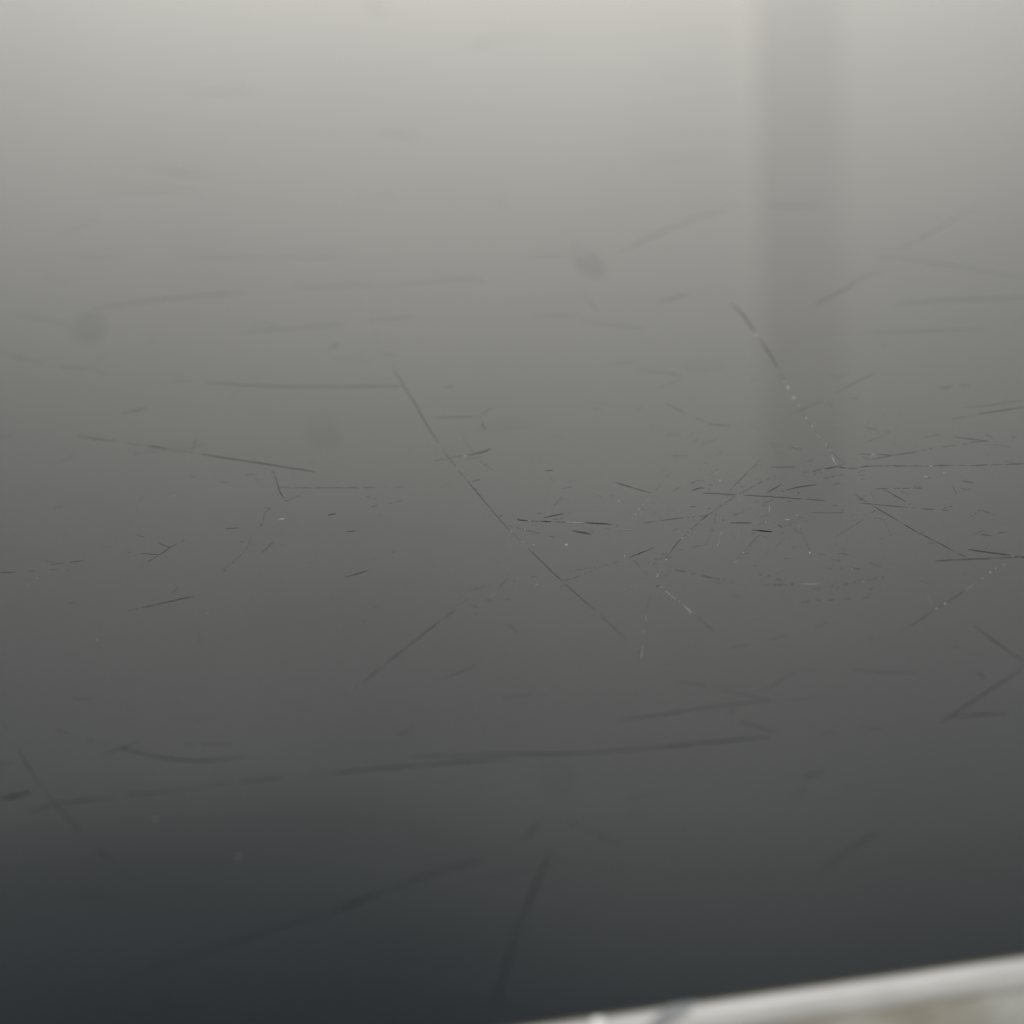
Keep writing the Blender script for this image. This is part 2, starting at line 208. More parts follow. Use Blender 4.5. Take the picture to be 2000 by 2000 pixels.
1.74 26.63 1.75 26.67 44;2.84 26.13 2.86 26.19 54;3.12 25.56 3.14 25.59 44|3.61 25.43 3.62 25.46 30;4.21 24.85 4.23 24.91 46;5.66 23.61 5.68 23.64 30
17.62 28.69 17.64 28.72 52;18.08 26.61 18.13 26.68 78;18.72 24.22 18.74 24.25 52
19.57 33.66 19.57 33.62 42;19.15 33.32 19.15 33.28 42|18.49 32.69 18.49 32.66 43;17.75 32.12 17.75 32.04 48;17.13 31.6 17.13 31.56 43|16.96 31.4 16.96 31.47 -94;17.01 31.43 17.01 31.5 -99;17.06 31.47 17.07 31.54 -94|16.36 30.96 16.36 31.02 -70;16.42 31 16.41 31.08 -80;16.47 31.06 16.47 31.12 -70|16.87 31.4 16.87 31.36 48;16.51 31.1 16.51 31.07 48|16.21 30.89 16.21 30.86 38;15.35 30.2 15.35 30.12 43;14.5 29.48 14.5 29.45 38|14.25 29.31 14.24 29.27 33;14.01 29.15 14 29.11 33
8.74 44.36 8.76 44.44 34;9.12 44.22 9.16 44.39 41;9.5 44.11 9.53 44.25 44;9.89 44.04 9.91 44.12 34|9.91 44.01 9.92 44.08 -14;10.47 43.92 10.48 43.99 -14|10.46 43.91 10.49 44 38;10.59 43.89 10.62 43.99 38|10.57 43.86 10.6 43.97 -31;10.61 43.83 10.64 43.95 -34;10.65 43.84 10.68 43.96 -31|9.65 43.11 9.67 43.19 50;10.08 42.82 10.13 42.99 75;10.37 42.69 10.42 42.83 67;10.67 42.55 10.69 42.63 50
24.3 71.29 24.33 71.39 16;26.13 70.78 26.19 70.99 19;27.95 70.28 28.02 70.5 23;29.91 69.94 29.96 70.11 17;31.88 69.61 31.91 69.7 16
-24.8 42.36 -24.8 42.41 44;-24.25 42.47 -24.25 42.52 44|-24 42.53 -24 42.58 49;-23.67 42.58 -23.68 42.69 73;-23.35 42.66 -23.35 42.75 26;-23.02 42.75 -23.03 42.85 65;-22.69 42.84 -22.7 42.92 73;-22.33 42.92 -22.33 43.01 67;-21.96 43.02 -21.97 43.11 76;-21.6 43.09 -21.6 43.19 67;-21.23 43.19 -21.23 43.24 49
10.32 25.61 10.34 25.65 39;12.01 24.93 12.04 25 52;13.24 24.46 13.25 24.49 39
-6.12 58.09 -6.12 58.15 24;-5.5 58.12 -5.49 58.18 24|-5.2 58.25 -5.2 58.31 38;-4.34 58.37 -4.33 58.42 38|-4.03 58.31 -4.03 58.37 71;-3.19 58.47 -3.18 58.58 85;-2.75 58.74 -2.75 58.85 91;-2.55 58.95 -2.55 59 71
-2.69 48.33 -2.67 48.38 51;-2.63 48.09 -2.59 48.22 69;-2.38 47.95 -2.35 48.08 79;-2.1 47.85 -2.09 47.91 51|-1.98 47.8 -1.97 47.86 52;-1.58 47.63 -1.57 47.69 52|-1.48 47.6 -1.47 47.67 50;-1.18 47.41 -1.15 47.56 79;-0.86 47.34 -0.85 47.4 50|-0.66 47.26 -0.65 47.33 44;-0.14 47.06 -0.13 47.13 44|-0.14 47.06 -0.13 47.13 -31;0.39 46.8 0.42 46.94 -36;0.9 46.66 0.92 46.73 -31
-2.77 16.26 -2.76 16.3 64;-1.91 16.23 -1.9 16.27 64|-1.91 16.23 -1.9 16.26 54;-0.52 16.64 -0.51 16.68 54
-5.46 14.29 -5.45 14.32 62;-4.65 13.25 -4.63 13.31 73;-3.92 12.27 -3.91 12.29 62
-24.22 66.42 -24.22 66.48 37;-23.22 65.75 -23.21 65.81 37|-23.05 65.7 -23.04 65.76 39;-22.39 65.16 -22.38 65.27 44;-21.72 64.69 -21.72 64.75 39|-21.51 64.44 -21.5 64.5 32;-20.24 63.68 -20.23 63.74 32
31.06 86.47 31.07 86.55 23;33.8 88.95 33.82 89.12 29;36.63 91.58 36.65 91.72 34;40.21 95.06 40.22 95.14 23
25.12 55.34 25.14 55.4 33;26.03 55.46 26.05 55.52 33|26.77 55.6 26.79 55.66 35;27.62 55.67 27.65 55.8 40;28.83 55.8 28.87 55.94 41;29.83 55.91 29.84 55.97 35
-20.68 127.15 -20.67 127.26 34;-17.98 124.1 -17.96 124.33 43;-15.88 122.65 -15.88 122.76 34
11.73 47.88 11.73 47.92 61;12.22 48.23 12.22 48.31 87;12.79 48.73 12.79 48.78 61|12.57 47.74 12.57 47.79 35;12.76 47.8 12.77 47.86 35|12.46 47.6 12.48 47.69 -30;12.5 47.58 12.52 47.71 -27;12.55 47.62 12.56 47.71 -30|12.89 47.88 12.89 47.93 44;13.54 48.06 13.56 48.19 58;14.15 48.1 14.18 48.22 56;14.73 48.13 14.74 48.19 44
-28.35 14.36 -28.35 14.39 49;-27.31 13.93 -27.31 13.99 58;-26.11 13.53 -26.11 13.56 49
-10.8 72.1 -10.8 72.17 29;-9.33 71.68 -9.31 71.82 31;-7.85 71.27 -7.84 71.4 42;-6.38 70.88 -6.37 70.95 29
-24.59 5.52 -24.54 5.59 37;-24.12 4.45 -24.07 4.52 37
-24.72 121.58 -24.72 121.68 18;-23.03 121.05 -23.02 121.29 26;-21.34 120.58 -21.33 120.82 25;-19.66 120.06 -19.64 120.31 26;-18.01 118.98 -17.99 119.17 26;-16.37 117.86 -16.36 117.97 18
5.28 15.94 5.29 15.99 71;5.75 16.07 5.76 16.15 99;6.38 16.27 6.38 16.31 71
3.76 21.88 3.78 21.91 63;4.5 21.18 4.52 21.24 84;5.14 20.51 5.16 20.55 63
-17.05 22.17 -17.05 22.21 57;-15.92 22.09 -15.92 22.12 57|-15.58 21.96 -15.58 22 41;-14.62 21.78 -14.62 21.82 41
-27.16 68.5 -27.16 68.56 45;-26.03 67.65 -26.02 67.78 52;-24.84 66.96 -24.83 67.02 45
24.86 100.3 24.89 100.4 28;26.86 99.28 26.92 99.5 41;28.91 98.48 28.94 98.57 28
0.88 46.69 0.9 46.77 47;1.23 46.49 1.26 46.65 69;1.58 46.33 1.62 46.5 71;1.96 46.18 1.99 46.33 70;2.34 46.03 2.36 46.1 47
3.4 36.82 3.43 36.87 -43;3.42 36.72 3.46 36.79 -50;3.44 36.63 3.48 36.68 -43|3.47 36.56 3.49 36.59 -60;3.52 36.32 3.54 36.35 -60|3.55 36.21 3.58 36.26 -50;3.56 36.13 3.6 36.18 -51;3.58 36.05 3.61 36.1 -50|3.6 35.97 3.63 36.02 -43;3.63 35.88 3.66 35.93 -41;3.64 35.77 3.68 35.82 -43|3.96 34.6 3.98 34.63 -63;4.11 33.88 4.13 33.91 -63|3.97 34.88 3.99 34.91 -49;4.28 33.66 4.3 33.69 -49|4.3 33.54 4.32 33.57 24;4.78 31.63 4.8 31.66 24
26.45 56.92 26.47 56.98 26;27.98 56.76 28.02 56.88 31;30.21 57.02 30.23 57.08 26
16.29 44.97 16.31 45.03 26;16.68 44.74 16.72 44.86 39;17.09 44.56 17.11 44.63 26|17.09 44.56 17.11 44.63 25;17.49 44.29 17.53 44.41 34;17.9 44.03 17.95 44.19 37;18.31 43.83 18.36 43.97 31;18.73 43.67 18.75 43.73 25|18.98 43.55 19 43.62 23;19.22 43.39 19.25 43.47 23
9.09 62.91 9.11 62.97 26;9.47 61.97 9.52 62.09 37;9.86 61.09 9.89 61.14 26|10.3 60.17 10.32 60.22 32;10.79 59.29 10.81 59.34 32|10.87 58.97 10.88 59.03 31;11.38 58.58 11.41 58.69 49;12.06 58.31 12.08 58.37 31
18.76 50.79 18.77 50.85 25;19.11 50.84 19.13 50.94 33;19.46 50.9 19.49 51 29;19.82 50.94 19.84 51.06 33;20.17 51.02 20.19 51.07 25|20.21 51.03 20.22 51.09 30;20.85 51.03 20.89 51.16 47;21.25 51.09 21.28 51.19 34;21.64 51.12 21.66 51.18 30|21.96 51.26 21.98 51.32 28;22.18 51.27 22.19 51.32 28|22.39 51.29 22.4 51.34 36;22.64 51.35 22.66 51.41 36
12.58 81.39 12.59 81.47 46;13.79 81.81 13.81 81.93 71;15.09 82.42 15.1 82.5 46
0.05 45.83 0.08 45.93 47;0.35 45.47 0.4 45.66 57;0.63 45.27 0.69 45.5 57;0.93 45.02 0.96 45.11 47
-26.92 17.89 -26.91 17.92 71;-26.61 17.21 -26.59 17.27 95;-26.28 16.83 -26.27 16.86 71
7.9 50.41 7.91 50.47 51;8.16 50.53 8.17 50.58 51|8.27 50.68 8.28 50.73 50;8.44 50.64 8.46 50.69 50|8.51 50.59 8.53 50.64 50;8.69 50.52 8.7 50.58 50|7.64 49.34 7.65 49.39 59;7.99 49.47 8 49.58 83;8.4 49.67 8.41 49.72 59|8.14 49.43 8.15 49.49 45;8.44 49.5 8.45 49.55 45|8.77 49.83 8.78 49.88 45;9.03 49.84 9.04 49.9 45
-7.17 83.96 -7.16 84.04 26;-5.53 83.77 -5.52 83.94 38;-3.89 83.69 -3.88 83.78 26
-6.92 27.28 -6.92 27.32 45;-6.09 27.3 -6.08 27.36 55;-5.38 27.38 -5.38 27.42 45
7.31 70.71 7.32 70.78 18;8.91 70.73 8.92 70.8 18|8.56 69.09 8.58 69.16 21;9.86 68.31 9.88 68.42 27;10.69 67.7 10.73 67.82 29;11.07 67.2 11.09 67.26 21
24.32 52.71 24.34 52.76 34;25.14 52.06 25.18 52.17 45;26.07 51.45 26.09 51.5 34|26.25 52.5 26.28 52.55 28;26.48 51.98 26.51 52.03 28
-15.52 56.76 -15.52 56.81 15;-15.16 56.6 -15.15 56.71 24;-14.79 56.49 -14.79 56.55 15|-14.65 56.45 -14.65 56.51 15;-14.3 56.33 -14.29 56.45 18;-13.94 56.21 -13.93 56.34 21;-13.58 56.13 -13.57 56.19 15|-13.46 56.11 -13.46 56.17 15;-13.13 55.98 -13.12 56.08 17;-12.79 55.88 -12.78 55.97 4;-12.45 55.77 -12.44 55.88 21;-12.12 55.66 -12.11 55.76 24;-11.78 55.57 -11.77 55.62 15|-11.68 55.58 -11.68 55.63 15;-11.3 55.47 -11.29 55.56 25;-10.91 55.38 -10.9 55.43 15|-10.73 55.3 -10.72 55.35 13;-10.37 55.17 -10.35 55.31 20;-10 55.13 -9.99 55.19 13|-9.45 54.96 -9.45 55.01 13;-9.31 54.95 -9.31 55 13
5.67 23.62 5.68 23.66 20;7.27 23.35 7.28 23.41 26;8.92 23.29 8.93 23.33 20
3.66 51.84 3.67 51.89 42;3.92 51.4 3.96 51.51 63;4.22 51.04 4.26 51.16 67;4.52 50.69 4.54 50.77 53;4.8 50.33 4.83 50.42 62;5.08 49.99 5.11 50.07 56;5.37 49.66 5.39 49.71 42
5.3 94.27 5.32 94.36 24;7.19 93.86 7.23 94.06 30;9.11 93.6 9.12 93.68 24
4.05 45.78 4.06 45.85 29;4.4 45.73 4.42 45.85 35;4.76 45.75 4.77 45.82 29|5.11 45.78 5.12 45.84 30;5.75 45.79 5.77 45.9 45;6.08 45.77 6.1 45.88 42;6.42 45.78 6.43 45.85 30|6.57 45.76 6.58 45.82 27;6.72 45.76 6.73 45.82 27|6.88 45.77 6.89 45.83 27;7.06 45.77 7.08 45.83 27
18.35 51.75 18.37 51.8 51;18.62 51.63 18.64 51.68 51|18.66 51.62 18.68 51.68 36;18.94 51.51 18.96 51.57 36|18.95 51.48 18.97 51.56 -60;19.14 51.42 19.16 51.5 -60|19.3 51.44 19.32 51.49 46;19.67 51.23 19.7 51.32 50;20.01 51.06 20.03 51.11 46
-28.24 81.52 -28.24 81.59 30;-27.27 80.92 -27.26 81.08 37;-26.29 80.46 -26.29 80.54 30|-26.05 80.21 -26.04 80.28 24;-25.21 79.07 -25.2 79.14 24
-1.19 48 -1.19 48.08 54;-0.64 48.1 -0.63 48.23 67;-0.03 48.26 -0.02 48.33 54
-22.44 26.65 -22.44 26.69 42;-22.14 26.55 -22.13 26.59 42|-21.74 26.45 -21.74 26.49 42;-20.33 26.07 -20.33 26.11 42
9.31 19.68 9.32 19.73 58;10.14 19.57 10.15 19.62 58
9.02 36.03 9.03 36.08 45;9.35 35.94 9.38 36.04 52;9.7 35.88 9.71 35.92 45|9.69 35.81 9.71 35.85 34;9.79 35.7 9.8 35.74 34|9.98 35.84 10.02 35.98 64;10.02 35.8 10.06 35.97 63;10.07 35.82 10.11 35.96 64|10.31 35.74 10.32 35.78 -25;10.85 35.59 10.88 35.7 -31;11.16 35.52 11.19 35.62 -37;11.47 35.46 11.48 35.51 -25
-8.15 13.76 -8.16 13.79 59;-7.6 14.51 -7.62 14.57 94;-6.99 15.19 -6.99 15.22 59
-9.49 30.07 -9.49 30.11 32;-8.78 30.43 -8.78 30.51 38;-7.56 31.06 -7.56 31.1 32
-32.23 85.28 -32.23 85.36 27;-30.97 84.11 -30.96 84.24 39;-29.35 82.52 -29.35 82.59 27
-27.8 105.84 -27.8 105.94 18;-26.23 105.02 -26.22 105.17 22;-24.66 104.29 -24.65 104.48 20;-23.1 103.58 -23.1 103.67 18
-31.23 92.9 -31.23 92.98 21;-29.38 91.42 -29.37 91.58 32;-27.54 90 -27.54 90.08 21
-5.08 64.9 -5.07 64.96 24;-3.67 64.53 -3.66 64.64 39;-2.31 64.27 -2.31 64.33 24
2.4 41.5 2.4 41.55 50;3.04 41.82 3.04 41.93 74;3.52 42.1 3.53 42.17 62;4.01 42.41 4.02 42.45 50
6.95 79.08 6.97 79.16 15;8.79 77.75 8.83 77.92 18;10.62 76.52 10.64 76.6 15
-26.54 26.56 -26.54 26.6 35;-25.59 27.07 -25.6 27.16 46;-24.68 27.53 -24.69 27.57 35
-1.52 39.6 -1.52 39.65 27;-1.22 39.71 -1.22 39.75 27|-1.1 39.68 -1.1 39.73 30;-0.67 39.94 -0.67 39.98 30|-0.34 40.09 -0.34 40.13 41;-0.14 40.25 -0.14 40.29 41|-0.05 40.32 -0.05 40.37 40;0.15 40.41 0.15 40.46 40|0.31 40.56 0.31 40.6 46;0.42 40.61 0.42 40.65 46|0.54 40.68 0.54 40.73 46;0.67 40.75 0.67 40.8 46|0.81 40.82 0.81 40.87 45;0.92 40.85 0.93 40.89 45|0.97 40.87 0.97 40.92 45;1.1 40.92 1.1 40.97 45|1.43 41.03 1.43 41.08 30;1.74 41.17 1.75 41.22 30
18.46 113.71 18.48 113.82 15;20.36 113.79 20.39 113.97 24;22.27 113.89 22.3 114.06 17;24.18 113.99 24.2 114.1 15
17.76 46.65 17.77 46.7 27;18.16 46.51 18.19 46.64 34;18.52 46.47 18.53 46.53 27|18.78 46.38 18.8 46.43 34;19.14 46.3 19.16 46.35 34|19.23 46.24 19.25 46.3 43;19.69 46.18 19.71 46.23 43|19.8 46.1 19.82 46.15 36;20.29 45.96 20.31 46.01 36
-21.37 50.84 -21.36 50.79 33;-21.64 50.56 -21.64 50.52 33|-21.81 50.42 -21.8 50.36 29;-22.25 50.02 -22.23 49.91 37;-22.56 49.62 -22.53 49.48 39;-22.85 49.19 -22.84 49.13 29|-22.96 49.09 -22.95 49.02 23;-23.5 48.49 -23.48 48.42 23
11.33 33.51 11.34 33.56 53;11.69 33.48 11.7 33.52 53|12.2 33.4 12.22 33.45 56;12.55 33.36 12.56 33.4 56|13.13 33.25 13.15 33.3 45;13.5 33.2 13.52 33.24 45
-13.01 43.29 -13.01 43.34 52;-12.42 43.5 -12.42 43.61 58;-12.04 43.64 -12.04 43.74 82;-11.66 43.84 -11.66 43.88 52
-24.31 71.44 -24.32 71.51 39;-23.48 71.73 -23.49 71.86 50;-22.64 72.12 -22.65 72.19 39"""
